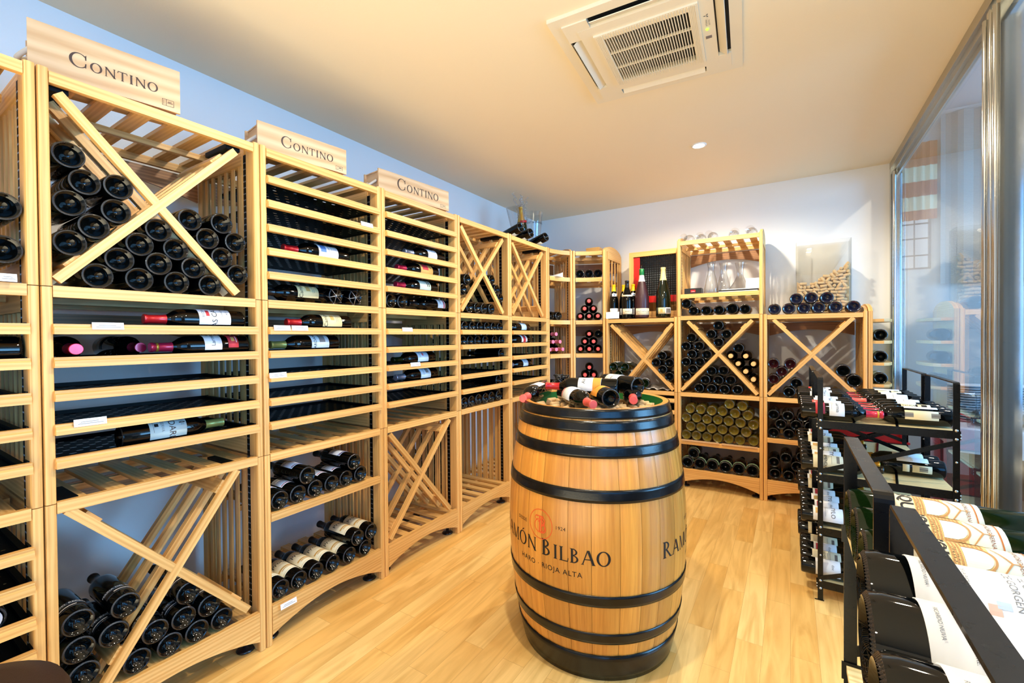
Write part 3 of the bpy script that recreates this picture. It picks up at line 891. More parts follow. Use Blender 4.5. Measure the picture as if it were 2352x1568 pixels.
# two narrow wedge units carry the row round the corner, their fronts form a hollow curve
def corner_rack(label, P0, P1, arch, shelves):
    c = (Vector(P1) - Vector(P0)); w = c.length; rz = math.atan2(c.y, c.x)
    t = thing('corner_wine_rack', label, 'wine rack', (P0[0], P0[1], 0), rz)
    k = math.radians(22.5); sg = .030
    def cur(s): return sg * (1 - (2 * s / w - 1) ** 2)
    for e, sx in ((0, 1), (1, -1)):
        th = k if e == 0 else -k                       # panels fan out behind the curve
        M = Matrix.Translation((0 if e == 0 else w, 0, 0)) @ Matrix.Rotation(th, 4, 'Z')
        a = (.002, .026) if e == 0 else (-.026, -.002)
        b = MB(); b.add(post_mb(a[0], a[1]), M); obj('post', b, oak, t)
        b = MB(); b.add(side_mb(a[0] + .003, a[1] - .003, [0, Z1, Z2, Z3], arch[e], y1=.49, nsl=4 if e else 6), M); obj('side_panel', b, oak, t)
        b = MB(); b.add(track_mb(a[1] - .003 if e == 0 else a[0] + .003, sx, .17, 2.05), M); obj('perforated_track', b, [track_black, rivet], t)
    tk = math.tan(k)
    def wx(y, e): return (.022 - y * tk) if e == 0 else (w - .022 + y * tk)
    def rail(z0, z1, y=.001):
        b = MB(); n = 10; s0, s1 = .026, w - .026
        lo = [(s0 + (s1 - s0) * i / n, cur(s0 + (s1 - s0) * i / n) + y) for i in range(n + 1)]
        hi = [(p[0], p[1] + .020) for p in lo]
        b.strip(lo, hi, (0, 0, z0), (1, 0, 0), (0, 1, 0), (0, 0, z1 - z0), (1, 0, 0)); return b
    def shelf(z, gaps):
        b = rail(z - .038, z)
        n = 4
        for i in range(n):
            f0 = (i + .5 - gaps) / n; f1 = (i + .5 + gaps) / n
            y0, y1 = .045, .47
            q = [(wx(y0, 0) * (1 - f) + wx(y0, 1) * f, y0) for f in (f0, f1)] + [(wx(y1, 0) * (1 - f) + wx(y1, 1) * f, y1) for f in (f1, f0)]
            b.prism(q, (0, 0, z - .018), (1, 0, 0), (0, 1, 0), (0, 0, .014), (0, 1, 0))
        for y in (.26, .45): b.box(wx(y, 0) + .004, wx(y, 1) - .004, y, y + .018, z - .05, z - .018, (1, 0, 0))
        return b
    for z in shelves: obj('shelf', shelf(z, .34), oak, t)
    obj('top_shelf', shelf(2.095, .24), oak, t)
    obj('base_rail', rail(.06, .165), oak, t)
    for z in (Z1, Z2, Z3):
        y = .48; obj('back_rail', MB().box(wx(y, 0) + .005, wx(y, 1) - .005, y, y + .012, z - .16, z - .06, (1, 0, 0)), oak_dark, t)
    b = MB()
    for x in (.06, w - .06): b.lathe([(0, 0), (.03, 0), (.032, .004), (.01, .012), (.01, .06), (0, .06)], 16, O=(x, .09, 0))
    obj('foot', b, blackfoil, t)
    return t
PG0, PG1, PG2 = (-1.849, 3.561), (-1.733, 3.837), (-1.459, 3.951)
corner_rack('narrow curved corner rack on the left with pink capsules on its third shelf', PG0, PG1, (0, .05), (1.846, 1.444, 1.130, .81, .45))
corner_rack('narrow curved corner rack on the right with pyramids of red capsules', PG1, PG2, (0, .06), (1.846, 1.444, 1.130, .81, .45))

# rounded end shelf at the right end of the back row
t = thing('end_shelf', 'oak end shelf with rounded boards at the right end of the back row', 'shelf', (XB0 + W + .002, YB, 0))
b = MB(); b.box(0, .024, 0, .5, .02, 1.455, (0, 0, 1)); b.prism([(0, 1.455)] + arch_pts(0, .5, 1.455, .062)[1:-1] + [(.5, 1.455)], (0, 0, 0), (0, 1, 0), (0, 0, 1), (.024, 0, 0), (0, 1, 0))
obj('panel', b, oak, t)
ESZ = [1.378, 1.226, 1.074, .922, .77, .60, .30]
for z in ESZ:
    P = [(.024, .012), (.085, .004), (.118, .035), (.145, .12), (.150, .25), (.140, .38), (.10, .46), (.024, .49)]
    obj('board', MB().prism(P, (0, 0, z), (1, 0, 0), (0, 1, 0), (0, 0, .020), (1, 0, 0)), oak, t)

# ------------------------------------------------------------------ bottles lying with their ends to the room
LX, BY = Vector((-1, 0, 0)), Vector((0, 1, 0))
def pile(side, px, label, key=None, kind='bordeaux', glass=None, foil=None, dep=0.006, zf=None, s0=None, s1=None, sticks=(), flip=(), fall=.008, cat='wine bottle', group=None, name='wine_bottle', jit=.006, radii=None, nrows=None, spec=None, roll=(0, 0)):
    """px: photo positions of the bottle ends; they are measured on the plane of the rack front, then settled onto each other"""
    r = prof_body(kind)[0] + (.0014 if spec else 0)
    if side == 'L': pts = [(on(x, y, 0, XF - dep).y, on(x, y, 0, XF - dep).z) for x, y in px]
    else: pts = [(on(x, y, 1, YB + dep).x, on(x, y, 1, YB + dep).z) for x, y in px]
    P = settle(pts, r, zf, s0, s1, sticks, fall)
    names = row_names(P, r)
    for i, (s, z) in enumerate(P):
        d = dep + random.random() * jit
        ax = LX if side == 'L' else BY
        loc = Vector((XF - d, s, z)) if side == 'L' else Vector((s, YB + d, z))
        f = foil
        if i in flip:
            loc = loc + ax * prof_body(kind)[1][-1][1]; ax = -ax
        lb = label + ', ' + names[i]
        if spec: full_bottle(spec, loc, ax, lb, roll=random.uniform(*roll), group=group)
        else: plain_bottle(loc, ax, kind, glass, f, lb, group, random.random() * 6, name, cat)
    return P
def st(key, k, org, hw=.0145):
    """the crossing sticks of module k of a rack as obstacles"""
    return [((org + a, b), (org + c, d), hw) for (a, b, c, d) in CROSS[(key, k)]]
def yo(k): return YJ + W * k
def xo(k): return XB0 + W * k
IN = .028
# cut-off rack
pile('L', [(8, 470), (10, 570)], 'dark bottle in top of cut-off rack', zf=1.46, s1=yo(-1) - IN, fall=.002, group='bottles in the rack cut off at the left')
# nearest cross
sB = st('B', 2, yo(-1))
pile('L', [(150, 398), (200, 455), (150, 493), (295, 474), (248, 510), (195, 548), (155, 585)], 'dark bottle, left part of nearest upper cross', s0=yo(-1) + IN, sticks=sB, group='bottles in the left part of the nearest upper cross')
pile('L', [(373, 529), (336, 567), (406, 579), (296, 608), (370, 616), (437, 624), (250, 648), (333, 653), (411, 660), (475, 665)], 'dark bottle, foot of nearest upper cross', zf=ZR[2], sticks=sB, fall=.001, group='bottles at the foot of the nearest upper cross')
pile('L', [(440, 500), (512, 509), (479, 543), (540, 553), (512, 585), (547, 625)], 'dark bottle, right part of nearest upper cross', s1=yo(0) - IN, sticks=sB, group='bottles in the right part of the nearest upper cross')
sB0 = st('B', 0, yo(-1))
print_spec = dict(id='ribera', kind='bordeaux', glass=glass_dark, foil=blackfoil, labels=[(.045, .085, 150, blackfoil, [('MARIA DEL RECREC', .013, .075, white), ('#.05,.004', 0, .055, white)], 0)])
pile('L', [(175, 1440), (233, 1466), (287, 1394), (188, 1536), (140, 1510)], 'dark bottle, left part of nearest lower cross', s0=yo(-1) + IN, sticks=sB0[1:], spec=print_spec, roll=(-.7, .3), fall=.004, group='bottles in the left part of the nearest lower cross')
pile('L', [(264, 1542), (310, 1472), (349, 1503), (391, 1437), (424, 1464), (430, 1372), (464, 1403), (491, 1427)], 'dark bottle, foot of nearest lower cross', zf=ZR[0] + .004, sticks=sB0[1:], spec=print_spec, roll=(-.7, .3), fall=.012, group='bottles at the foot of the nearest lower cross')
# middle rack: labelled bottles on the shelf and on the base
calad = dict(id='calad', kind='bordeaux', glass=glass_dark, foil=blackfoil, labels=[(.075, .165, 118, white, [('CALZADILLA', .012, .145, ink), ('#.05,.0015', 0, .132, ink_grey), ('2008', .007, .120, ink_grey), ('#.075,.006', 0, .082, crimson_paper)], 0, 'white label with a red band')])
P_ = pile('L', [(668, 1143), (717, 1127), (755, 1112), (794, 1102), (830, 1090), (630, 1158)], 'white-labelled bottle on shelf of middle rack, lower layer', zf=.557, s0=yo(0) + IN, s1=yo(1) - IN, fall=.02, spec=calad, roll=(-.25, .35), group='white-labelled bottles on the shelf of the middle rack')
up = []
P2 = settle([(on(701, 1103, 0, XF).y, .65), (on(821, 1070, 0, XF).y, .65)], .0405)
for i, (s, dx) in enumerate(((P2[0][0], 0), (P2[1][0], 0))):
    near = sorted(P_, key=lambda q: abs(q[0] - s))[:2]
    a, c = near; m_ = (a[0] + c[0]) / 2; hh = math.sqrt(max(0.0001, (.0846) ** 2 - ((a[0] - c[0]) / 2) ** 2)); z = max(a[1], c[1]) - abs(a[1] - c[1]) / 2 + hh
    full_bottle(calad, (XF - .004, m_, z), LX, 'white-labelled bottle lying on top of the others, ' + ['left' if i == 0 else 'right'][0] + ' one, shelf of middle rack', roll=.15, group='white-labelled bottles on the shelf of the middle rack')
protos = dict(id='protos', kind='bordeaux', glass=glass_dark, foil=blackfoil, labels=[(.055, .185, 150, cream, [('Protos', .030, .150, ink), ('#.04,.0012', 0, .131, ink_grey), ('#.032,.0012', 0, .124, ink_grey), ('#.085,.010', 0, .098, ochre), ('#.06,.005', 0, .086, ochre), ('#.11,.002', 0, .062, ochre)], 0, 'cream label with a black name and brown hills')])
P_ = pile('L', [(639, 1351), (682, 1330), (729, 1308), (767, 1289), (804, 1269), (840, 1253)], 'cream-labelled bottle on base of middle rack, lower layer', zf=ZR[0] + .004, s0=yo(0) + IN, s1=yo(1) - IN, fall=.012, spec=protos, roll=(-.15, .25), group='cream-labelled bottles on the base of the middle rack')
for i, x in enumerate((on(815, 1227, 0, XF).y, on(849, 1213, 0, XF).y)):
    q = sorted(P_, key=lambda q: abs(q[0] - x))[:2]; m_ = (q[0][0] + q[1][0]) / 2; hh = math.sqrt(max(1e-4, .0846 ** 2 - ((q[0][0] - q[1][0]) / 2) ** 2)); z = max(q[0][1], q[1][1]) + hh - abs(q[0][1] - q[1][1]) / 2
    if i == 1: m_ = min(yo(1) - IN - .041, m0 + .0845)
    m0 = m_
    full_bottle(protos, (XF - .004, m_, z), LX, 'cream-labelled bottle lying on top of the others, %s one, base of middle rack' % ('left', 'right')[i], roll=.1, group='cream-labelled bottles on the base of the middle rack')
# fifth rack
sE = st('E', 2, yo(2))
pile('L', [(1074, 640), (1064, 660)], 'dark bottle, left part of fourth-rack cross', s0=yo(2) + IN, sticks=sE)
pile('L', [(1124.5, 649.5), (1137, 670), (1145, 691)], 'dark bottle, right part of fourth-rack cross', s1=yo(3) - IN, sticks=sE)
pile('L', [(1077, 708), (1098, 707), (1114, 709), (1130, 712)], 'dark bottle end under fourth-rack cross', zf=ZR[2], sticks=sE, fall=.004)
zt = lambda k: MIDZ[k] + .0125
pile('L', [(1069, 746), (1087, 746), (1104.5, 746), (1121, 747), (1137.5, 747), (1148.6, 747.4)], 'bottle end in upper full drawer', dep=.02, zf=zt(0), s0=yo(2) + IN, s1=yo(3) - IN, fall=.02, kind='bordeaux')
pile('L', [(1066, 781.6), (1082.5, 781), (1099.5, 780), (1117, 780), (1138, 779), (1154, 778)], 'bottle end in second full drawer', dep=.02, zf=zt(1), s0=yo(2) + IN, s1=yo(3) - IN, fall=.02)
pile('L', [(1152, 808)], 'lone bottle end at right of the third drawer', dep=.02, zf=zt(2), s1=yo(3) - IN, fall=.02)
pile('L', [(1147, 869)], 'lone bottle end at right of the lowest drawer', dep=.02, zf=zt(4), s1=yo(3) - IN, fall=.02)
pile('L', [(1063, 925), (1077, 922), (1095.6, 917), (1113.5, 913), (1127, 910), (1147, 906)], 'bottle end on shelf under the drawers', zf=ZR[1], s0=yo(2) + IN, s1=yo(3) - IN, fall=.012)
pts = []
for i in range(6):
    pts.append((yo(2) + IN + .043, ZR[0] + .045 + i * .0835))
for i in range(6):
    pts.append((yo(2) + IN + .043 + .0835, ZR[0] + .045 + i * .0835))
for i, (s, z) in enumerate(pts):
    plain_bottle((XF - .17, s, z), LX, label='dark bottle in the deep column of the slatted bottom, %s column, %s up' % ('left' if i < 6 else 'right', ORD[i % 6]), group='bottles stacked deep in the slatted bottom')
# behind the barrel: low rack
s1_ = st('B1', 1, xo(-2))
whl = dict(id='whl', kind='bordeaux', glass=glass_green, foil=blackfoil, labels=[(.06, .16, 120, white, [('#.03,.02', 0, .12, ink_grey), ('#.05,.002', 0, .09, ink_grey)], 0, 'white label')])
pile('B', [(1403.5, 842), (1434.5, 842), (1419, 858), (1406, 874)], 'white-labelled bottle, left part of cross behind barrel', s0=xo(-2) + IN, sticks=s1_, spec=whl, roll=(-.9, -.5), fall=.003)
pile('B', [(1516, 820.5), (1498, 839), (1533, 842), (1516.6, 859.5), (1535, 878)], 'dark bottle, right part of cross behind barrel', s1=xo(-1) - IN, sticks=s1_, fall=.004)
# decanter rack
s2_ = st('B2', 1, xo(-1))
pile('B', [(1649.5, 746), (1633, 766), (1668, 766), (1650, 785)], 'dark bottle, top part of the fullest cross', sticks=s2_, zf=.8, fall=.004)
pile('B', [(1588, 774), (1571, 794), (1605.5, 793), (1588, 812.5), (1622.7, 813), (1571.7, 830), (1606, 831), (1589.5, 849), (1572, 867)], 'dark bottle, left part of the fullest cross', s0=xo(-1) + IN, sticks=s2_, fall=.004)
pile('B', [(1633.5, 851), (1661, 850), (1619.5, 871), (1649.5, 872.4), (1677.5, 872.4), (1605, 890), (1634, 892), (1663.5, 893.5), (1693.5, 894)], 'dark bottle, foot of the fullest cross', zf=ZR[1], sticks=s2_, fall=.004)
pile('B', [(1696, 798.5), (1677, 819), (1713, 818), (1695, 839), (1730.5, 839), (1713, 859), (1731, 880)], 'bottle, right part of the fullest cross', s1=xo(0) - IN, sticks=s2_, foil=capface, flip=(1, 2, 3, 4, 5, 6), fall=.004)
pile('B', [(1576, 695), (1592.5, 713), (1622, 712), (1651, 711), (1711, 711)], 'dark bottle under the decanter shelf', s0=xo(-1) + IN, s1=xo(0) - IN, zf=ZR[2], kind='bordeaux', fall=.006)
pile('B', [(1681, 706)], 'thick magnum bottle end under the decanter shelf', zf=ZR[2], kind='champagne', name='champagne_bottle')
white_px = [(1572.7, 994), (1596.5, 997), (1621, 1000.4), (1646.5, 1004.5), (1673, 1004.5), (1698, 1007.6), (1731.6, 1010.6),
            (1585.7, 977), (1609, 980.6), (1632.7, 983.7), (1658.8, 986), (1685, 987.6), (1715, 991),
            (1571.4, 957), (1596, 959.6), (1621, 961), (1647, 962.7), (1671.6, 965), (1700.6, 970.8), (1731.6, 975),
            (1583.7, 939), (1609, 939), (1634, 942), (1659, 943), (1687, 949), (1718, 954), (1674.5, 927), (1705, 932)]
pile('B', white_px, 'olive bottle, big stack below fullest cross', glass=glass_olive, zf=.407, s0=xo(-1) + IN, s1=xo(0) - IN, fall=.006, group='olive-glass bottles stacked below the fullest cross')
sagel = dict(id='sagel', kind='champagne', glass=glass_dark, foil=blackfoil, labels=[(.02, .05, 170, sage, [], 0, 'sage green band')])
P_ = pile('B', [(1575, 1058.6), (1607.8, 1063.7), (1636.7, 1066.7), (1665, 1071.8), (1696, 1076), (1728.6, 1081)], 'green-banded bottle on base of the decanter rack', zf=ZR[0] + .003, s0=xo(-1) + IN, s1=xo(0) - IN, fall=.008, spec=sagel, kind='champagne')
q = sorted(P_, key=lambda q: q[0])[:2]; z = (q[0][1] + q[1][1]) / 2 + math.sqrt(.0946 ** 2 - ((q[1][0] - q[0][0]) / 2) ** 2)
full_bottle(sagel, ((q[0][0] + q[1][0]) / 2, YB + .006, z), BY, 'green-banded bottle riding on top of the two leftmost ones')
# rack under the cork box
s3_ = st('B3', 1, xo(0))
pile('B', [(1775, 840), (1811, 841), (1792, 860.5), (1775, 879.6)], 'ruby bottle, left part of cross under the corks', glass=glass_rose, s0=xo(0) + IN, sticks=s3_, fall=.003)
pile('B', [(1829, 879.6), (1812, 900), (1844, 902.5), (1885, 902), (1917, 902)], 'dark bottle, foot of cross under the corks', zf=ZR[1], sticks=s3_, fall=.003)
pile('B', [(1938.5, 854), (1964, 879.6)], 'large dark bottle, right part of cross under the corks', s1=xo(1) - IN, sticks=s3_, kind='champagne', fall=.003)
blueb = mat('blue_black_glass', (0.004, 0.005, 0.02, 1), 0.05, coat=0.6, spec=0.8)
P_ = pile('B', [(1778.5, 708), (1811.5, 707), (1846.6, 705), (1880, 704), (1919, 703), (1960.6, 702)], 'blue-black bottle in front of the cork box', glass=blueb, zf=1.448, kind='burgundy', s0=xo(0) + .02, fall=.01)
P_.sort()
for i, (a, c, nm) in enumerate(((1, 2, 'left one'), (2, 3, 'middle one'), (3, 4, 'right one'))):
    h = ((.0868) ** 2 - ((P_[a][0] - P_[c][0]) / 2) ** 2)
    z = (P_[a][1] + P_[c][1]) / 2 + math.sqrt(max(h, .0009))
    x = (P_[a][0] + P_[c][0]) / 2
    plain_bottle((x, YB + .006, z), BY, 'burgundy', blueb, None, 'blue-black bottle stacked on the row before the cork box, ' + nm)
pile('B', [(1775.5, 951), (1809.8, 954.5), (1844.5, 957.6), (1793.5, 973), (1830, 976), (1773, 993), (1812, 996), (1843.5, 998), (1878, 961), (1878, 1002), (1862, 980)], 'dark bottle, pile below the cork-rack cross', zf=.495, s0=xo(0) + IN, s1=xo(1) - IN, fall=.004)
pile('B', [(1778, 1060.6), (1805.7, 1051), (1842.4, 1049), (1831, 1070.8), (1780, 1087), (1811.8, 1092), (1842, 1096), (1875, 1098)], 'dark bottle on the base of the cork rack', zf=ZR[0] + .003, s0=xo(0) + IN, s1=xo(1) - IN, fall=.004)
# end shelf bottles
for i, (x, y, z) in enumerate(((2019, 762, ESZ[1]), (2017.5, 814.6, ESZ[2]), (2017.5, 865.6, ESZ[3]))):
    p = on(x, y, 1, YB + .03)
    sp = dict(id='endl', kind='bordeaux', glass=glass_dark, foil=blackfoil, labels=[(.06, .16, 130, white, [('#.05,.002', 0, .12, ink_grey)], 0)])
    full_bottle(sp, (XB0 + W + .073, YB + .03, z + .020 + .0412), BY, 'dark bottle on the %s rounded board of the end shelf' % ORD[i + 1], roll=-.9)

# corner racks
def corner_bottle(P0, P1, s, z, label, foil=None, flip=False, dep=.03, kind='bordeaux'):
    a = Vector((P0[0], P0[1], 0)); c = Vector((P1[0], P1[1], 0)); u = (c - a).normalized(); n = Vector((-u.y, u.x, 0))
    p = a + u * s + n * dep; p.z = z
    ax = n
    if flip: p = p + n * prof_body(kind)[1][-1][1]; ax = -n
    return plain_bottle(p, ax, kind, None, foil, label)
r0 = .0412; wc = .2985
for i, s in enumerate((.075, .165)): corner_bottle(PG0, PG1, s, 1.444 + r0, 'dark bottle end on the second shelf of the left corner rack, ' + ('left', 'right')[i], dep=.05)
tri = [(0, 0, 'bottom left'), (1, 0, 'bottom middle'), (2, 0, 'bottom right'), (.5, 1, 'middle row left'), (1.5, 1, 'middle row right'), (1, 2, 'at the top')]
for k, h, nm in tri:
    corner_bottle(PG0, PG1, .066 + k * .083, 1.130 + r0 + h * .072, 'pink-capped bottle in the left corner rack pyramid, ' + nm, pinkface, True, dep=.06 + random.random() * .01)
corner_bottle(PG0, PG1, .12, .81 + r0, 'lone bottle end low in the left corner rack', dep=.06)
for i, s in enumerate((.066, .150, .234)): corner_bottle(PG1, PG2, s, 1.846 + r0, 'dark bottle end on the top shelf of the right corner rack, ' + ('left', 'middle', 'right')[i], dep=.05)
for zz, nm2, n_ in ((1.444, 'upper', 6), (1.130, 'middle', 6), (.81, 'lower', 6)):
    for k, h, nm in tri[:n_]:
        corner_bottle(PG1, PG2, .066 + k * .083, zz + r0 + h * .072, 'red-capped bottle in the %s pyramid of right corner rack, %s' % (nm2, nm), coral, True, dep=.06 + random.random() * .01)
corner_bottle(PG1, PG2, .236, 1.130 + r0 + .144, 'dark bottle end beside the middle pyramid of the right corner rack', dep=.07)

# ------------------------------------------------------------------ bottles lying sideways in the drawers
def lay(mouth, base, z, spec, label, d=.06, roll=-.55, ref=(.75, 0, .66)):
    r, p = prof_body(spec['kind']); L_ = p[-1][1]
    a, c = on(mouth[0], mouth[1], 0, XF - d), on(base[0], base[1], 0, XF - d)
    mid = (a.y + c.y) / 2; sg = -1 if a.y < c.y else 1
    k_ = math.floor((mid - YJ) / W); lo_, hi_ = yo(k_) + .032 + L_ / 2, yo(k_ + 1) - .032 - L_ / 2
    mid = max(lo_, min(hi_, mid))
    return full_bottle(spec, (XF - d, mid - sg * L_ / 2, z + r + .0012), (0, sg, 0), label, ref=ref)
def sp(id, foil, labs, glass=None, kind='bordeaux', **k):
    d = dict(id=id, kind=kind, glass=glass or glass_dark, foil=foil, labels=labs); d.update(k); return d
canas = sp('canas', red, [(.055, .165, 130, white, [('LAS CAÑAS', .026, .112, ink), ('RIOJA', .014, .150, ink_grey), ('#.028,.012', 0, .135, crimson_paper), ('CRIANZA', .010, .085, ink_grey), ('2013', .009, .068, ink_grey)], 0, 'white label')], foil_ring=False)
remelluri = sp('rmia', rosered, [(.105, .165, 120, white, [('Larmia', .020, .135, ink)], 0, 'white label'), (.045, .082, 100, crimson_paper, [('#.02,.012', 0, .064, ochre), ('#.03,.002', 0, .052, white)], 0, 'small dark red label')], foil_ring=True)
mondar = sp('mondar', olive_foil, [(.075, .185, 140, mat('pale_blue_paper', S(176, 196, 196), .6), [('RONDARRE', .028, .140, ink_brown), ('RESERVA', .013, .112, ink_grey), ('2002', .011, .172, ink_grey), ('#.012,.012', 0, .095, ink), ('#.004,.018', 0, .172, ink), ('#.05,.0012', 0, .086, ink_grey)], 0, 'pale label')])
plain_b = sp('plainb', rosered, [])
lay((318, 738), (560, 735), zt(0), canas, 'bottle with red capsule and white name label on nearest top drawer')
lay((330, 803), (573, 795), zt(1), remelluri, 'bottle with rose capsule and two labels on nearest second drawer')
full_bottle(sp('darkneck', rosered, [(.05, .10, 200, blackfoil, [], 0)]), (XF - .425, .615, zt(1) + .0418), (1, .03, 0), 'black bottle lying deep in the drawer with its neck to the front', ref=(0, 0, 1))
full_bottle(plain_b, (XF - .33, .435, zt(1) + .0418), (1, 0, 0), 'bottle with its rose capsule facing out beside the left post')
lay((515, 972), (265, 1000), zt(4), mondar, 'bottle with pale label and olive capsule on nearest lowest drawer')
castl = [(.06, .165, 130, cream_yellow, [('Campillo', .026, .148, ink_brown, False), ('#.03,.02', 0, .112, ochre), ('#.05,.0015', 0, .09, ink_grey), ('#.045,.0015', 0, .082, ink_grey)], 0, 'straw-coloured label')]
zT = lambda k: TOPZ[k] + .0125
lay((640, 405), (785, 440), zT(0), sp('t0', blackfoil, [(.05, .18, 130, white, [('JANES', .022, .155, ink), ('#.05,.0015', 0, .13, ink_grey), ('#.05,.0015', 0, .12, ink_grey)], 0, 'long white label')]), 'bottle with long white label on topmost drawer of middle rack', d=.20)
lay((650, 470), (776, 495), zT(1), sp('t1', gold, [(.05, .15, 130, gold, [('#.034,.038', 0, .118, ink), ('#.022,.026', 0, .118, cream), ('1968', .012, .07, ink)], 0, 'gold label with a dark oval')]), 'bottle with gold label and dark oval on second drawer of middle rack', d=.20)
lay((638, 567), (800, 588), zT(3), sp('t3', red, [(.065, .17, 130, white, [('#.05,.03', 0, .145, bluepaper), ('RESERVA', .011, .115, ink_grey), ('#.05,.0015', 0, .10, ink_grey)], 0, 'blue and white label')]), 'red-capped bottle with blue and white label on fourth drawer of middle rack')
lay((590, 690), (745, 690), ZR[2], sp('mg', blackfoil, castl, kind='bordeaux'), 'bottle with straw label and script name under drawers of middle rack', d=.09)
def wired(px, label):
    p = on(px[0], px[1], 0, XF - .02)
    root = full_bottle(sp('wired', None, [(.10, .18, 140, cream_yellow, [], 0, 'straw label')]), (XF - .03, p.y + .008, ZR[2] + .0430), LX, label)
    b = MB()
    for k in range(3):
        a = k * math.pi / 3 + .3
        b.tube([(.039 * math.cos(a), .039 * math.sin(a), -.0015), (-.039 * math.cos(a), -.039 * math.sin(a), -.0015)], .0009, 5)
    for k in range(6):
        a = k * math.pi / 3 + .3; b.tube([(.0418 * math.cos(a + j * .12), .0418 * math.sin(a + j * .12), j * .016) for j in range(12)], .0008, 5)
    obj('wire_net', b, rivet, root)
wired((772, 687), 'bottle end in a wire net under the drawers, left one')
wired((817, 688), 'bottle end in a wire net under the drawers, right one')
lay((650, 743), (803, 740), zt(0), sp('m0', red, castl), 'red-capped bottle with straw label on top middle drawer of middle rack')
lay((622, 797), (768, 790), zt(1), sp('m1', olive_foil, [(.06, .15, 130, mat('pale_label', S(196, 216, 226), .6), [('ARDANZA', .020, .132, ink), ('#.04,.03', 0, .095, ink_grey)], 0, 'pale blue label')]), 'olive-capped bottle with pale label on second drawer of middle rack')
lay((925, 572), (1015, 590), zT(2), sp('d2', silver, [(.08, .16, 130, white, [('#.03,.002', 0, .12, ink_grey)], 0)]), 'silver-capped bottle on third drawer of the farthest-crate rack')
lay((905, 610), (1003, 622), zT(3), sp('d3', rosered, [(.06, .165, 130, ochre, [('#.05,.05', 0, .125, crimson_paper), ('ROBLE', .010, .08, ink)], 0, 'red and gold label')]), 'bottle with red and gold label on fourth drawer of the farthest-crate rack')
lay((900, 650), (1003, 660), zT(4), sp('d4', rosered, [(.07, .165, 130, mat('mint_paper', S(196, 212, 200), .6), [('#.05,.006', 0, .10, ink), ('#.05,.006', 0, .085, ink)], 0, 'mint and black label')]), 'bottle with mint label on lowest top drawer of the farthest-crate rack')
lay((925, 697), (1035, 700), ZR[2], sp('d5', blackfoil, [(.03, .10, 130, white, [('#.09,.010', 0, .042, crimson_paper), ('VIÑA', .016, .075, ink)], 0, 'white label')]), 'bottle with white label low on its body under the drawers of farthest-crate rack', d=.10)
pile('L', [(903, 694), (925, 697)], 'bottle end under the drawers of farthest-crate rack', zf=ZR[2], s0=yo(1) + IN, fall=.004)
lay((893, 833), (998, 822), zt(2), sp('dm2', glass_green, [(.07, .16, 130, mat('sky_paper', S(186, 214, 232), .6), [('#.022,.014', 0, .115, crimson_paper), ('#.04,.002', 0, .14, ink_grey)], 0, 'pale blue label')]), 'green-necked bottle with pale blue label on third drawer of farthest-crate rack')
lay((897, 870), (1005, 855), zt(3), sp('dm3', silver, [(.07, .155, 130, MAT['sky_paper'], [('CASTILLO', .012, .13, ink_grey), ('#.03,.025', 0, .10, ink_grey)], 0, 'pale blue label')]), 'silver-capped bottle with pale blue label on fourth drawer of farthest-crate rack')
lay((1160, 748), (1205, 749), zt(0), sp('f0', silver, [(.07, .15, 130, MAT['sky_paper'], [('#.04,.002', 0, .11, ink_grey)], 0)]), 'bottle with pale blue label, first drawer under the bucket rack cross')
lay((1160, 779), (1210, 778), zt(1), sp('f1', silver, [(.06, .15, 130, white, [('#.12,.04', 0, .105, crimson_paper)], 0, 'white and crimson label')]), 'bottle with white and crimson label, second drawer of bucket rack')
lay((1163, 832), (1217, 829), zt(3), sp('f3', silver, [(.07, .15, 130, MAT['sky_paper'], [('RIOJA', .014, .12, ink)], 0)]), 'bottle with pale blue label, fourth drawer of bucket rack')
lay((-60, 770), (62, 768), zt(1), plain_b, 'dark bottle on a drawer of the rack cut off at left')
p = on(6, 1414, 0, XF - .02)
o = full_bottle(sp('capn', None, []), (XF - .02, p.y - .03, .465 + .0125 + .0418), LX, 'bottle with white printed base sticker in the cut-off rack')
obj('sticker', MB().lathe([(0, -.001), (.030, -.001), (.030, .0)], 24), white, o)
# ------------------------------------------------------------------ the barrel
BX, BYc, BH = -.737, 1.855, 1.02
def br(z): return .380 - .064 * ((z - .5) / .5) ** 2
def barrel_hit(px, py, extra=0.0):
    d = ray(px, py); o = Vector((0, 0, CAMZ)); t = 0.5
    while t < 4:
        p = o + d * t
        if math.hypot(p.x - BX, p.y - BYc) < br(p.z) + extra and 0 < p.z < BH: return p
        t += .0015
    return None
oak_barrel = wood('barrel_oak', S(234, 164, 70), S(192, 116, 38), rough=0.34, su=2.2, sv=60, coat=0.3, ring=0.0, vary=0.22)
barrel = thing('wine_barrel', 'upright oak barrel with black hoops and winery name, corks and bottles on top', 'barrel', (BX, BYc, 0))
b = MB(); NS = 26; a = 0.35
ws = [random.uniform(.75, 1.25) for _ in range(NS)]; tot = sum(ws)
for w_ in ws:
    da = 2 * math.pi * w_ / tot; off = (random.random() * 60, random.random() * 60); nz = 30; na = 5
    base = len(b.v)
    for k in range(nz + 1):
        z = BH * k / nz
        for i in range(na + 1):
            e = 1 if 0 < i < na else 0
            aa = a + da * (i / na if e else (.006 if i == 0 else .994)); r = br(z) - (0 if e else .0016)
            b.v.append(Vector((r * math.cos(aa), r * math.sin(aa), z)))
    for k in range(nz):
        for i in range(na):
            q = [base + k * (na + 1) + i, base + k * (na + 1) + i + 1, base + (k + 1) * (na + 1) + i + 1, base + (k + 1) * (na + 1) + i]
            b.f.append(q); b.mi.append(0); b.sm.append(True)
            b.uv.append([(b.v[j].z + off[0], math.atan2(b.v[j].y, b.v[j].x) * .38 % 2.39 * 1.0 + off[1]) for j in q])
    a += da
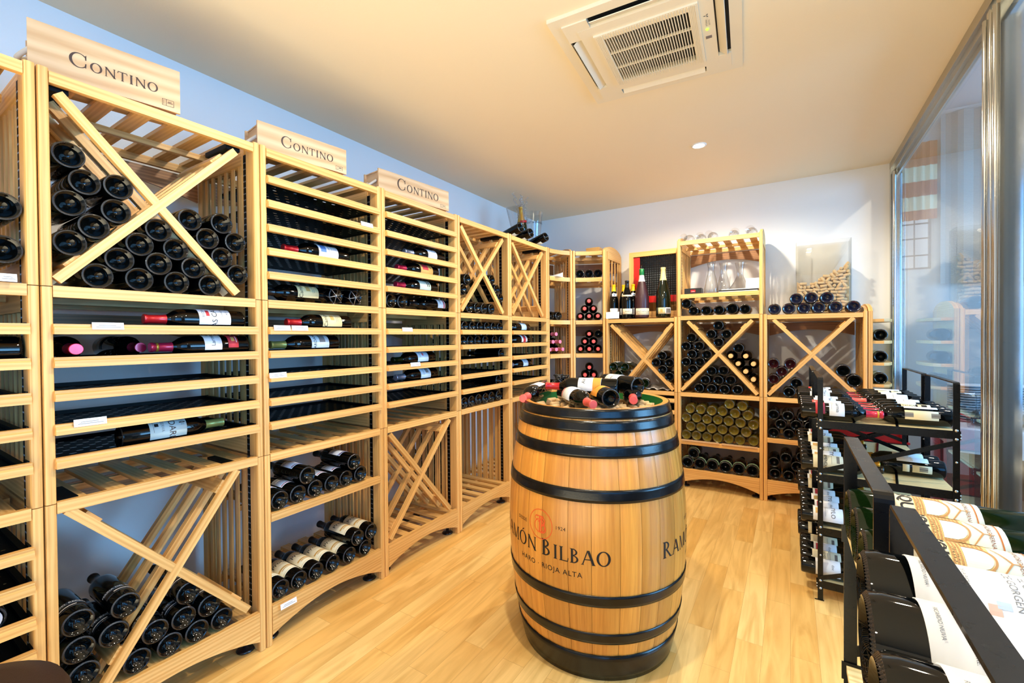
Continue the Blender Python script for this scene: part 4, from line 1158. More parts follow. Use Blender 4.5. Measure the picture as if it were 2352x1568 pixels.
for i in range(len(b.uv)):            # keep the seam of the angle from smearing
    us = [p[1] for p in b.uv[i]]
    if max(us) - min(us) > 1: b.uv[i] = [(p[0], p[1] + (2.39 if p[1] - math.floor(min(us)) < 1 else 0)) for p in b.uv[i]]
rt = br(BH); bed = BH - .040
b.m = 0; b.lathe([(rt, BH), (rt - .022, BH - .002)], 64); b.m = 1; b.lathe([(rt - .022, BH - .002), (rt - .030, bed - .06)], 64)
b.m = 0; b.lathe([(rt - .028, bed - .03), (0, bed - .03)], 64); b.lathe([(0, .03), (br(.03) - .01, .03), (br(0) - .02, 0), (br(0), 0)], 64)
obj('staves', b, [oak_barrel, green_paint], barrel)
hoopm = mat('hoop_black', S(7, 7, 9), 0.2, 0.0, spec=0.5, bump=0.12, bscale=140)
def zat(py):
    p = barrel_hit(1363, py, .003); return p.z if p else None
HP = []
for (ya, yb) in ((1025, 1053), (1126, 1156), (1369, 1394), (1455, 1478)): HP.append((zat(yb), zat(ya)))
HP = [(zat(994), zat(967.5)), (zat(964), BH - .001)] + HP + [(0.001, zat(1504))]
for z0, z1 in HP:
    n = 4; b = MB()
    pr = [(br(z0) - .001, z0)] + [(br(z0 + (z1 - z0) * i / n) + .0035, z0 + (z1 - z0) * i / n) for i in range(n + 1)] + [(br(z1) - .001, z1)]
    b.lathe(pr, 96); 
    h = obj('hoop', b, hoopm, barrel)
    b = MB(); aa = 2.2; b.lathe([(0, 0), (.006, 0), (.005, .003), (0, .004)], 12, O=((br((z0 + z1) / 2) + .003) * math.cos(aa), (br((z0 + z1) / 2) + .003) * math.sin(aa), (z0 + z1) / 2), Z=(math.cos(aa), math.sin(aa), 0))
    obj('rivet', b, rivet, h)
# printing on the barrel: polygons in (arc metres, height) around a start angle; angle decreases to the right seen from outside? it increases counter-clockwise
def print_barrel(polys, a0, z0, m, name, grow=.0006):
    b = MB()
    for p in polys:
        for q in split_poly(p, .010):
            pts = []
            for (x, y) in q:
                z = z0 + y; aa = a0 + x / .378; r = br(z) + grow; pts.append(Vector((r * math.cos(aa), r * math.sin(aa), z)))
            b.poly(pts)
    return obj(name, b, m, barrel)
def mb_polys(t): return [[(t.v[i].x, t.v[i].y) for i in f] for f in t.f if abs(t.v[f[0]].z) < 1e-6 or True]
def ang(p): return math.atan2(p.y - BYc, p.x - BX)
pe = barrel_hit(1405, 1285); pb = barrel_hit(1405, 1300); hN = .053
polys, wd = serif_text('RAMÓN BILBAO', hN, 1.16, .055)
a_end = ang(pe)
for off in (0, 2 * math.pi / 3, -2 * math.pi / 3):
    ae = a_end + off
    print_barrel(polys, ae - wd / .378, pb.z - .002, ink, 'winery_name')
    # thin inline strokes beside each letter
    pc = barrel_hit(1241, 1203); ac = ang(pc) + off; zc = pc.z; R = .0365; KE = 1.55
    ring = _ell(0, 0, R, R, R - .0018, R - .0018, 0, 360, 48)
    sw = []
    def arcs(cx, cy, r, a0, a1, w=.0022, n=18): return _ell(cx, cy, r, r, r - w, r - w, a0, a1, n)
    sw += arcs(-.002, -.004, .017, 100, 400) + arcs(.006, .008, .009, -95, 100, .003) + arcs(.007, -.010, .011, -110, 95, .0032) + arcs(.002, .003, .009, -80, 170, .0025)
    sw += [[(-.004, -.020), (-.0005, -.020), (-.0005, .019), (-.004, .019)], [(.002, -.022), (.005, -.022), (.006, .020), (.003, .020)], [(-.016, .018), (.010, .018), (.010, .0205), (-.014, .0205)]]
    sw += arcs(-.012, .014, .0055, 60, 300, .0018)
    print_barrel([[(x * KE, y * KE) for x, y in q_] for q_ in ring + sw], ac, zc, orange_ink, 'emblem')
    t1 = text_mesh('DESDE', .0185, 0.0, space=1.1); t2 = text_mesh('1924', .0185, 0.0, space=1.15)
    t3 = text_mesh('HARO · RIOJA ALTA', .028, 0.0, space=1.15)
    p1 = barrel_hit(1201, 1188); p2 = barrel_hit(1287, 1214); p3 = barrel_hit(1256, 1301)
    for t_, p_ in ((t1, p1), (t2, p2), (t3, p3)):
        print_barrel(mb_polys(t_), ang(p_) + off, p_.z, ink, 'lettering')
# corks filling the top
corkm = {}
def cork_mesh(k):
    if k in corkm: return corkm[k]
    b = MB(); l, r = .046, .0118
    b.lathe([(0, -l / 2), (r - .001, -l / 2), (r, -l / 2 + .001), (r, l / 2 - .001), (r - .001, l / 2), (0, l / 2)], 14)
    if k == 1: b.m = 1; b.lathe([(r + .0002, l / 2 - .006), (r - .001 + .0003, l / 2 + .0003), (0, l / 2 + .0004)], 14)
    corkm[k] = b.mesh('wine_cork', [cork, cork2]); return corkm[k]
def put_cork(p, ax, label, group):
    o = bpy.data.objects.new('wine_cork', cork_mesh(1 if random.random() < .2 else 0)); COL.objects.link(o)
    o.matrix_world = axis_matrix(p, ax, random.random() * 6)
    tag(o, label, 'cork', group)
taken = []
b = MB(); b.lathe([(rt - .030, bed - .010), (rt * .6, bed - .004), (0, bed - .002)], 40, O=(BX, BYc, 0))
tag(obj('cork_bed', b, cork), 'bed of loose wine corks filling the sunken top of the barrel', 'corks', kind='stuff')
n = 0; tries = 0
while n < 60 and tries < 6000:
    tries += 1
    rr = (rt - .062) * math.sqrt(random.random()); aa = random.random() * 2 * math.pi
    x, y = BX + rr * math.cos(aa), BYc + rr * math.sin(aa)
    if all((x - u) ** 2 + (y - v) ** 2 > .047 ** 2 for u, v in taken):
        taken.append((x, y)); th = random.random() * math.pi
        put_cork((x, y, bed + .0065), (math.cos(th), math.sin(th), 0), 'wine cork lying loose in the top of the barrel', 'corks on the barrel'); n += 1
# bottles on the barrel
def on_barrel(mouth, base, zc, spec, label, roll=0, bz=None, anchor='mouth'):
    a, c = on(mouth[0], mouth[1], 2, zc), on(base[0], base[1], 2, bz or zc)
    L_ = prof_body(spec['kind'])[1][-1][1]; d = (a - c).normalized()
    start = c if anchor == 'base' else a - d * L_
    return full_bottle(spec, start, d, label, ref=(0, -.35, 1), roll=roll)
zb = bed + .021 + .0405
s_red = sp('bred', coral, [(.075, .165, 120, white, [('#.05,.0015', 0, .14, ink_grey), ('#.07,.006', 0, .082, coral)], 0, 'white label')], kind='bordeaux')
s_or = sp('borange', coral, [(.06, .175, 130, orange_paper, [('#.06,.03', 0, .15, gold), ('#.03,.004', 0, .11, ink)], 0, 'orange label')])
s_bi = sp('bwo', red, [(.07, .17, 130, white, [('#.11,.035', 0, .088, orange_paper), ('Ale', .022, .145, ink)], 0, 'white and orange label')])
s_pl = sp('bpl', blackfoil, [(.10, .18, 130, white, [('FAMILIA', .018, .14, ink_grey)], 0, 'white label')])
on_barrel((1201, 915), (1275, 880), 1.026, s_red, 'bottle on the barrel pointing its coral capsule at the left rim', .3, bz=1.040)
on_barrel((1362.6, 929), (1262, 887), 1.026, s_red, 'bottle on the barrel pointing its coral capsule at the front rim', .5, bz=1.040)
on_barrel((1332, 889), (1403.5, 915), 1.040, s_or, 'orange-labelled bottle on the barrel showing its base', -.2, anchor='base')
on_barrel((1290, 887), (1420, 891), 1.068, s_bi, 'bottle on the barrel with white and orange label, red capsule to the left', -.4, anchor='base')
on_barrel((1345, 871), (1466, 887), 1.076, s_pl, 'bottle with white label lying farthest back on the barrel', -.5, anchor='base')
on_barrel((1455, 919), (1448, 890), 1.030, s_red, 'bottle on the barrel pointing its coral capsule forward at the right', .0, bz=1.040)
b = MB()
for k in range(7):
    p = Vector((-.93, 1.90, zb + .045)); path = []
    for j in range(10): path.append(p + Vector((random.uniform(-.04, .05), random.uniform(-.04, .04), random.uniform(-.02, .028))))
    b.tube(path, .003, 5)
tag(obj('crumpled_netting', b, blackfoil), 'crumpled black netting lying behind the left bottle on the barrel', 'netting')

# ------------------------------------------------------------------ ceiling cassette air conditioner
ac = thing('air_conditioner', 'square ivory ceiling cassette air conditioner with a slatted centre grille', 'air conditioner', (-.527, 2.045, CEIL), math.radians(4.2))
b = MB(); h = .362; zf = -.022
P = [(-h + .015, -h), (h - .015, -h), (h, -h + .015), (h, h - .015), (h - .015, h), (-h + .015, h), (-h, h - .015), (-h, -h + .015)]
gr = .205
def ring4(o, i, z0, z1, bb):
    for (x0, x1, y0, y1) in ((-o, o, -o, -i), (-o, o, i, o), (-o, -i, -i, i), (i, o, -i, i)): bb.box(x0, x1, y0, y1, z0, z1, (1, 0, 0))
bb = MB()
# panel with four outlet slots: outer band, corner blocks, inner band
so, si, sl = .315, .262, .205          # slot outer, slot inner, half length
ring4(h, so, zf + .006, 0, bb)
for sx in (-1, 1):
    for sy in (-1, 1):
        bb.box(sx * sl, sx * so, sy * sl, sy * so, zf, 0)
        bb.box(sx * (sl - .0), sx * si, sy * (sl), sy * si, zf - .001, 0)
ring4(si, gr, zf - .002, 0, bb)
obj('panel', bb, plastic, ac)
tr = MB()
for i in range(4):
    M = Matrix.Rotation(i * R90, 4, 'Z'); q = MB(); q.box(-sl, sl, si, so, -.004, -.002); tr.add(q, M)
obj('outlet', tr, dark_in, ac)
for i in range(4):
    M = Matrix.Rotation(i * R90, 4, 'Z'); q = MB()
    tl = .7 if i in (1, 3) else .45
    w_ = Vector((0, math.cos(tl), -math.sin(tl))) * .021; n_ = Vector((0, math.sin(tl), math.cos(tl))) * .0016; c = Vector((0, (si + so) / 2 - .004, -.018))
    q.hexa([c - w_ - n_ + Vector((-sl + .006, 0, 0)), c - w_ - n_ + Vector((sl - .006, 0, 0)), c + w_ - n_ + Vector((sl - .006, 0, 0)), c + w_ - n_ + Vector((-sl + .006, 0, 0)),
            c - w_ + n_ + Vector((-sl + .006, 0, 0)), c - w_ + n_ + Vector((sl - .006, 0, 0)), c + w_ + n_ + Vector((sl - .006, 0, 0)), c + w_ + n_ + Vector((-sl + .006, 0, 0))])
    r_ = MB(); r_.add(q, M); obj('louver', r_, plastic, ac)
g = MB(); ring4(gr + .004, gr - .030, zf - .010, -.006, g)
nb = 32
for i in range(nb):
    x = -gr + .032 + (2 * gr - .064) * i / (nb - 1); g.box(x - .0018, x + .0018, -gr + .02, gr - .02, zf - .010, zf + .004, (0, 1, 0))
for y in (-.058, .062): g.box(-gr + .03, gr - .03, y - .003, y + .003, zf - .008, zf + .002, (1, 0, 0))
for i in range(5):
    x = gr - .005 - i * .006
    g.box(x - .002, x + .001, -gr, gr, zf - .012, zf - .009, (0, 1, 0)); g.box(-x - .001, -x + .002, -gr, gr, zf - .012, zf - .009, (0, 1, 0))
for i in range(nb):
    x = -gr + .032 + (2 * gr - .064) * i / (nb - 1)
    for s_ in (-1, 1): g.box(x - .0015, x + .0015, s_ * (gr - .028), s_ * (gr - .002), zf - .0125, zf - .009, (0, 1, 0))
gg = obj('grille', g, plastic, ac)
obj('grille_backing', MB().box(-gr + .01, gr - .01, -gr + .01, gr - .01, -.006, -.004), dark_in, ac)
obj('indicator_light', MB().lathe([(0, -.004), (.005, -.003), (.006, 0)], 12, O=(gr + .026, -.02, zf - .003)), led, ac)
obj('sensor_window', MB().box(gr + .016, gr + .040, .028, .045, zf - .004, zf - .001), mat('sensor_grey', S(120, 112, 112), .4), ac)
q = MB()
tmk = text_mesh('MITSUBISHI', .0085, 0.0); tm2 = text_mesh('ELECTRIC', .0085, 0.0)
for tm_, dx in ((tmk, .026), (tm2, .036)):
    for f in tm_.f: q.poly([Vector((gr + dx - tm_.v[i].y, -.062 - tm_.v[i].x * 1, zf - .0028)) for i in f])
for k in range(3):
    an = k * 2 * math.pi / 3 + math.pi; c = Vector((gr + .028 + .0065 * math.cos(an), -.108 + .0065 * math.sin(an), zf - .0028)); u = Vector((math.cos(an), math.sin(an), 0)) * .0065; v = Vector((-math.sin(an), math.cos(an), 0)) * .0035
    q.poly([c + u, c + v, c - u, c - v])
obj('maker_mark', q, ink_grey, ac)

# recessed ceiling spotlights
for i, (x, y) in enumerate(DOWN):
    lb = 'recessed round ceiling spotlight, lit, beyond the air conditioner' if i == 0 else 'recessed round ceiling spotlight out of view, number %s behind' % ORD[i]
    if i == 0 or i in (1, 2, 5):
        t = thing('downlight', lb if i == 0 else ['', 'recessed spotlight in the ceiling over the left racks', 'recessed spotlight in the ceiling behind the viewpoint', '', '', 'recessed spotlight in the ceiling near the glass wall'][i], 'ceiling light', (x, y, CEIL))
        obj('trim_ring', MB().lathe([(.034, -.002), (.040, -.006), (.048, -.004), (.050, 0)], 32), white, t)
        obj('bulb', MB().lathe([(0, -.008), (.028, -.006), (.036, -.001)], 24), lampmat, t)

# ------------------------------------------------------------------ wooden wine crates on top of the left racks
def crate(label, pl_, pr_, ztop, dep=.15):
    pl_ = Vector(pl_); pr_ = Vector(pr_); w = (pr_ - pl_).length; rz = math.atan2((pr_ - pl_).y, (pr_ - pl_).x)
    zb_ = 2.1008; hh = ztop - zb_
    t = thing('wine_crate', label, 'crate', (pl_.x, pl_.y, zb_), rz)
    b = MB(); th = .009
    n = 8
    b.box(0, w, 0, th, 0, hh, (1, 0, 0)); b.box(0, w, dep - th, dep, 0, hh - .006, (1, 0, 0))
    b.box(th, w - th, th, dep - th, hh - .012, hh - .006, (1, 0, 0)); b.box(th, w - th, th, dep - th, .0, .008, (1, 0, 0))
    b.box(.012, .022, th, dep - th, .006, hh - .010, (0, 1, 0)); b.box(w - .022, w - .012, th, dep - th, .006, hh - .01, (0, 1, 0))
    obj('box', b, pine, t)
    ps, wd = serif_text('CONTINO', .030, 1.5, .09)
    sc = w * .60 / wd; q = MB()
    for p in ps: q.poly([(w * .235 + x * sc, -.0008, hh * .33 + y * sc) for x, y in p])
    obj('winery_name', q, ink_brown, t)
    q = MB(); cx, cz, a_, b_ = w * .905, hh * .17, w * .045, hh * .075
    for (u0, u1, v0, v1) in ((-a_, a_, b_ - .001, b_), (-a_, a_, -b_, -b_ + .001), (-a_, -a_ + .001, -b_, b_), (a_ - .001, a_, -b_, b_), (-a_ * .35, -a_ * .35 + .001, -b_, b_), (-a_ * .75, -a_ * .7, -b_ * .7, b_ * .7), (-a_ * .1, a_ * .8, -.001, .001), (0, a_ * .6, b_ * .3, b_ * .45)):
        q.poly([(cx + u0, -.0008, cz + v0), (cx + u1, -.0008, cz + v0), (cx + u1, -.0008, cz + v1), (cx + u0, -.0008, cz + v1)])
    obj('stamp', q, ink_brown, t)
    pts = [(.012 - .032 * math.sin(math.pi * i / 12), .035 + .085 * i / 12, hh * .55 - .030 * math.sin(math.pi * i / 12)) for i in range(13)]
    obj('rope_handle', MB().tube(pts, .007, 8), rope, t)
crate('pale pine wine crate with the winery name, largest and nearest of three', (-1.905, .352), (-1.846, .716), 2.25, .15)
crate('pale pine wine crate with the winery name, middle of the three', (-1.905, 1.018), (-1.852, 1.420), 2.22, .14)
crate('pale pine wine crate with the winery name, farthest of the three', (-1.905, 1.668), (-1.850, 2.190), 2.225, .14)

# ------------------------------------------------------------------ price cards clipped to shelf fronts
def card_left(px0, px1, py, label, h=.022, z=None):
    a, c = on(px0, py, 0, XF + .018), on(px1, py, 0, XF + .018); zz = z if z is not None else a.z
    t = thing('price_card', label, 'price card', (XF + .017, a.y, zz - h / 2), 0)
    w = abs(c.y - a.y); obj('card', MB().hexa([(0, 0, 0), (.0015, 0, 0), (.0015, w, 0), (0, w, 0), (-.004, 0, h), (-.0025, 0, h), (-.0025, w, h), (-.004, w, h)], Vector((0, 1, 0))), white, t)
    q = MB()
    for k, (f0, f1, zz_) in enumerate(((.12, .9, .3), (.2, .75, .55))):
        q.poly([(.0016 - .004 * zz_, w * f0, h * zz_), (.0016 - .004 * zz_, w * f1, h * zz_), (.0016 - .004 * (zz_ + .08), w * f1, h * (zz_ + .08)), (.0016 - .004 * (zz_ + .08), w * f0, h * (zz_ + .08))])
    obj('print', q, ink_grey, t)
card_left(212, 285, 745, 'white price card on the nearest top middle drawer', z=MIDZ[0] + .026)
card_left(170, 246, 970, 'white price card on the nearest lowest drawer but one', z=MIDZ[3] + .030)
card_left(630, 668, 753, 'white price card at the left of two on the middle rack', z=MIDZ[0] + .027)
card_left(671, 708, 753, 'white price card at the right of two on the middle rack', z=MIDZ[0] + .027)
card_left(620, 659, 863, 'white price card on the third drawer of the middle rack', z=MIDZ[2] + .027)
card_left(830, 857, 512, 'white price card at the right end of a high drawer of the middle rack', z=TOPZ[1] + .030)
card_left(925, 948, 756, 'white price card on the farthest-crate rack, first middle drawer', z=MIDZ[0] + .027)
card_left(944, 966, 834, 'white price card on the farthest-crate rack, third middle drawer', z=MIDZ[2] + .026)
card_left(0, 40, 650, 'white price card on the shelf of the cut-off rack', z=1.470)
card_left(645, 682, 1372, 'white price card on the base rail of the middle rack', z=.150)
# ------------------------------------------------------------------ black steel bottle racks along the glass
def steel_rack(label, x0, x1, y0, y1, ztop, shelves, braces=True):
    t = thing('steel_bottle_rack', label, 'bottle rack', ((x0 + x1) / 2, y0, 0))
    ox = (x0 + x1) / 2
    bw, th = .022, .005
    for xc in (x0 + bw / 2, x1 - bw / 2):
        x = xc - ox; a, c = 0, y1 - y0; r = .014; b = MB()
        # bent flat bar: up, over, down
        path = [(a, 0.001), (a, ztop - r)] + [(a + r - r * math.cos(k * R90 / 4), ztop - r + r * math.sin(k * R90 / 4)) for k in range(1, 5)] + [(c - r + r * math.sin(k * R90 / 4), ztop - r + r * math.cos(k * R90 / 4)) for k in range(0, 5)] + [(c, 0.001)]
        inner = []
        for (yy, zz) in path:
            iy = min(max(yy, a + th), c - th) if zz > ztop - r * 1.1 or True else yy
            inner.append((a + th if yy < a + r and zz < ztop - r else c - th if yy > c - r and zz < ztop - r else min(max(yy, a + th), c - th), min(zz, ztop - th)))
        b.strip(inner, path, (x - bw / 2, 0, 0), (0, 1, 0), (0, 0, 1), (bw, 0, 0))
        for yy in (a, c - .004): b.box(x - bw / 2 - .012, x + bw / 2 + .004, yy, yy + .004, 0.001, .004)
        fr = obj('upright_frame', b, black, t)
        q = MB()
        for sz in shelves:
            for dz in (.006, -.032): q.lathe([(0, -.003), (.004, -.0025), (.006, 0)][::-1], 10, O=(x, a - .0001, sz + dz), Z=(0, 1, 0))
            q.lathe([(.0045, 0), (.004, -.002), (0, -.0025)], 10, O=(x, a, sz - .13), Z=(0, 1, 0))
        obj('rivet', q, rivet, fr)
    for sz in shelves:
        b = MB(); X0, X1 = x0 - ox + .004, x1 - ox - .004; D = y1 - y0
        b.box(X0, X1, .008, D - .008, sz - .014, sz - .002, (1, 0, 0)); b.m = 1
        b.box(X0 - .008, X1 + .008, .0052, .0082, sz - .032, sz + .004, (1, 0, 0)); b.box(X0 - .008, X1 + .008, D - .0082, D - .0052, sz - .032, sz + .004, (1, 0, 0))
        b.box(X0 - .008, X0, .0052, .05, sz - .034, sz - .006); b.box(X1, X1 + .008, .0052, .05, sz - .034, sz - .006)
        for f in (.34, .66): b.beam((X0 + (X1 - X0) * f - .03, .02, sz), (X0 + (X1 - X0) * f + .03, D - .02, sz), .010, .004)
        obj('shelf', b, [ply, black], t)
        b = MB()
        for xx in (X0 - .006, X1 + .006):
            for k in range(2): b.lathe([(.004, 0), (.0035, -.002), (0, -.0025)], 8, O=(xx - .0, .004, sz - .012 - .014 * k), Z=(0, 1, 0))
        obj('rivet', b, rivet, t)
    if braces:
        X0, X1 = x0 - ox + .011, x1 - ox - .011; D = y1 - y0
        for k in range(len(shelves) - 1):
            za, zc = shelves[k] - .045, shelves[k + 1] + .02
            for y_, xa, xb in (((-.001, X1, X0),) if k % 2 == 0 else ()) + ((D + .003, X0, X1), (D + .007, X1, X0)):
                obj('brace', MB().beam((xa, y_, za), (xb, y_, zc), .003, .020, (0, 0, 1)), black, t)
    return t
SH = (.872, .612, .352, .092)
FX0, FX1 = .113, .612
steel_rack('black steel bottle rack of the far pair, bay nearer the viewer', FX0, FX1, 2.60, 3.075, 1.085, SH)
steel_rack('black steel bottle rack of the far pair, bay nearer the back wall', FX0 - .006, FX1 - .008, 3.10, 3.57, 1.085, SH)
steel_rack('black steel bottle rack in the foreground holding tower-labelled magnums', .094, .60, .752, 1.140, 1.085, (.897, .612, .352, .092))
steel_rack('nearest black steel bottle rack holding white-labelled magnums', .103, .61, .22, .705, 1.088, (.945, .612, .352, .092))

# bottles of the far racks
def rs(id, foil, labs, **k): return sp('rk' + id, foil, labs, **k)
sets_l = [rs('a', rosered, [(.115, .175, 130, white, [('Larmia', .020, .148, ink), ('#.03,.001', 0, .125, ink_grey)], 0, 'white label'), (.06, .098, 110, crimson_paper, [('#.05,.020', 0, .08, gold)], 0, 'red and gold label')], foil_ring=True),
          rs('b', rosered, [(.10, .17, 120, white, [], 0, 'white label'), (.05, .09, 110, coral, [], 0)]),
          rs('c', coral, [(.06, .155, 130, white, [('Vinicola', .016, .13, ink), ('#.06,.001', 0, .09, red)], 0, 'white label')]),
          rs('d', red, [(.07, .17, 130, white, [('#.04,.002', 0, .14, ink_grey), ('#.06,.02', 0, .095, red)], 0, 'white label')]),
          rs('e', coral, [(.07, .16, 130, white, [('#.04,.002', 0, .12, ink_grey)], 0, 'white label')])]
sets_r = [rs('f', blackfoil, [(.05, .165, 60, white, [], 0, 'plain white back label'), (.05, .165, 60, cream, [('#.02,.03', 0, .06, ink_grey), ('#.02,.03', 0, .15, ink_grey)], -1.35, 'cream front label')]),
          rs('g', blackfoil, [(.055, .10, 120, cream, [('#.02,.02', 0, .078, ink)], 0), (.108, .16, 120, cream, [('MONTE', .016, .13, ink, True)], 0, 'cream label')]),
          rs('h', blackfoil, [(.09, .16, 120, white, [], 0, 'white label')]),
          rs('i', blackfoil, [(.06, .15, 120, white, [('#.05,.002', 0, .12, ink_grey)], 0, 'white label')])]
printl = [rs('j', blackfoil, [(.05, .17, 140, mat('parchment', S(226, 218, 186), .6), [('IZARMENDIA', .017, .10, ink), ('#.06,.0012', 0, .08, ink_grey), ('#.05,.0012', 0, .125, ink_grey), ('#.04,.012', 0, .15, ink_grey)], 0, 'parchment label')]),
          rs('k', gold, [(.05, .17, 140, white, [('TYLO', .024, .13, ink_brown), ('#.03,.03', 0, .075, ochre), ('#.05,.001', 0, .10, ink_grey)], 0, 'white label')]),
          rs('l', blackfoil, [(.06, .16, 140, white, [('#.05,.02', 0, .08, crimson_paper), ('doc', .016, .13, ink_grey)], 0, 'white label')])]
def rackrow(side, x, ys, z, specs, label, rollr=(-.2, .3), names=None, ref=(-.3, -.8, .9)):
    for i, y in enumerate(ys):
        s_ = specs[i % len(specs)]; r = prof_body(s_['kind'])[0]
        ax = (1, 0, 0) if side == 'l' else (-1, 0, 0)
        pos = 'nearest of row' if i == 0 else 'last of row' if i == len(ys) - 1 else ORD[i] + ' from the front'
        full_bottle(s_, (x, y, z + r + .0025), ax, label + ', ' + (pos if len(ys) > 1 else 'alone'), ref=ref, roll=random.uniform(*rollr))
rackrow('l', .046, [2.668 + .092 * i for i in range(4)], .872, sets_l, 'bottle pointing its cap to the glass, top of far near bay')
rackrow('r', .611, [2.712 + .092 * i for i in range(4)], .872, sets_r, 'bottle pointing away from the glass, top of far near bay', ref=(-.1, -.25, .97))
rackrow('l', .040, [3.165 + .092 * i for i in range(4)], .872, sets_l[2:] + sets_l[:2], 'bottle pointing its cap to the glass, top of farthest bay')
rackrow('r', .603, [3.210 + .092 * i for i in range(4)], .872, sets_r[::-1], 'bottle pointing away from the glass, top of farthest bay', ref=(-.1, -.25, .97))
for k, (sz, nm, a, c) in enumerate(((.612, 'second', 4, 2), (.352, 'third', 4, 0), (.092, 'lowest', 4, 0))):
    rackrow('l', .046, [2.668 + .100 * i for i in range(a)], sz, [printl[k % 3], printl[(k + 1) % 3]], 'end-out bottle, %s board of far near bay' % nm)
    rackrow('l', .040, [3.165 + .100 * i for i in range(3)], sz, printl, 'end-out bottle, %s board of farthest bay' % nm)
gld = rs('m', gold, [(.06, .175, 90, white, [('DOMINIO', .012, .12, ochre)], .3, 'white label'), (.05, .12, 50, cream, [('#.02,.03', 0, .08, ink_grey)], -1.25, 'cream back label'), (.13, .155, 50, cream, [], -1.25)])
rackrow('r', .611, [2.818, 2.918], .612, [gld], 'gold-capped bottle on the second board of the far near bay', ref=(-.1, -.5, .9))

# magnums in the foreground
tower = [(.085, .285, 175, mat('tower_paper', S(240, 226, 190), .5), [], 0, 'label with a painted stone gateway')]
lm = dict(id='tower', kind='magnum', glass=glass_green, foil=green_foil, labels=[])
def tower_label():
    """painted gateway: arch, stone wall, gable with cross, small tower, black name"""
    r, _ = prof_body('magnum'); b = label_mb('magnum', .043, .178, 190); mats = [MAT['tower_paper']]
    def add(tm, zc, da, m, rot=False, g=.0015):
        if m not in mats: mats.append(m)
        wrap_text(b, tm, r, zc, da, mi=mats.index(m), rot90=rot, grow=g)
    def polys(ps):
        t = MB()
        for p in ps:
            for q in split_poly(p, .006): t.poly([(x, y, 0) for x, y in q])
        return t
    stone = mat('stone_print', S(232, 200, 128), .6, bump=.0); line = mat('sepia_line', S(190, 140, 84), .6)
    sky_ = mat('pale_print', S(226, 226, 214), .6)
    # stones: irregular small quads
    st_ = []
    random.seed(11)
    for i in range(22):
        for j in range(9):
            x = -.055 + i * .005 + (j % 2) * .0025; y = -.028 + j * .0052
            if (x + .0) ** 2 / .022 ** 2 + (y - .02) ** 2 / .02 ** 2 < 1: continue
            e = .0021; st_.append([(x - e, y - e * .8), (x + e * random.uniform(.7, 1), y - e * .8), (x + e, y + e * .8), (x - e, y + e * .9)])
    def sc(ps, k): return [[(x * k, y * k) for x, y in p] for p in ps]
    K = .80
    add(polys(sc([[(-.058, -.031), (.058, -.031), (.058, .020), (-.058, .020)]], K)), .118, 0, stone, g=.0014)
    add(polys(sc(st_, K)), .118, 0, line, g=.0017)
    add(polys(sc(_ell(0, .004, .026, .026, .023, .023, 0, 180, 24) + [[(-.026, -.008), (-.023, -.008), (-.023, .004), (-.026, .004)], [(.023, -.008), (.026, -.008), (.026, .004), (.023, .004)]], K)), .115, 0, line, g=.0019)
    add(polys(sc([[(x0, -.01), (x1, -.01), (x1, y1), (x0, y0)] for x0, x1, y0, y1 in [(-.021 + .0042 * k, -.0168 + .0042 * k, .004 + .021 * math.sqrt(max(0, 1 - ((-.021 + .0042 * k) / .0215) ** 2)), .004 + .021 * math.sqrt(max(0, 1 - ((-.0168 + .0042 * k) / .0215) ** 2))) for k in range(10)]], K)), .115, 0, sky_, g=.0020)
    add(polys(sc([[(-.044, .0), (-.042, .0), (.001, .026), (-.001, .028)], [(.044, .0), (.042, .0), (-.001, .026), (.001, .028)], [(-.0008, .026), (.0008, .026), (.0008, .042), (-.0008, .042)], [(-.005, .035), (.005, .035), (.005, .0365), (-.005, .0365)]], K)), .131, 0, line, g=.0020)
    for da in (-.98, .98):
        add(polys(sc([[(-.014, -.018), (.014, -.018), (.014, .014), (-.014, .014)], [(-.016, .014), (.016, .014), (.016, .018), (-.016, .018)], [(-.003, .018), (.003, .018), (.003, .030), (-.003, .030)]], K)), .122, da, stone, g=.0021)
        add(polys(sc([[(-.008, -.012), (.008, -.012), (.008, .004), (-.008, .004)], [(-.015, .010), (.015, .010), (.015, .012), (-.015, .012)]], K)), .122, da, line, g=.0024)
    add(text_mesh('PESQUERA', .026, 0.0, bold=.0006), .082, 0, ink)
    add(text_mesh('TINTO', .0095, 0.0), .098, -.05, ink)
    add(text_mesh('ALEJANDRO FERNANDEZ', .0072, 0.0), .160, 0, mat('sepia_letter', S(150, 92, 60), .6))
    add(polys([[(-.078, -.0009), (.078, -.0009), (.078, .0009), (-.078, .0009)]]), .170, 0, mat('copper_line', S(190, 110, 40), .4), g=.0018)
    add(polys([[(-.078, -.0006), (.078, -.0006), (.078, .0006), (-.078, .0006)]]), .049, 0, MAT['copper_line'], g=.0018)
    return b.mesh('label', mats)
bottle_parts(lm); _parts['tower'].append(('label', tower_label(), 'cream label with a painted stone gateway'))
for i, y in enumerate((.850, .9535, 1.057)):
    full_bottle(lm, (.092, y, .897 + .049 + .003), (1, 0, 0), 'gateway-labelled green magnum in the foreground rack, ' + ('nearest', 'middle', 'farthest')[i], ref=(0, -.45, .9))
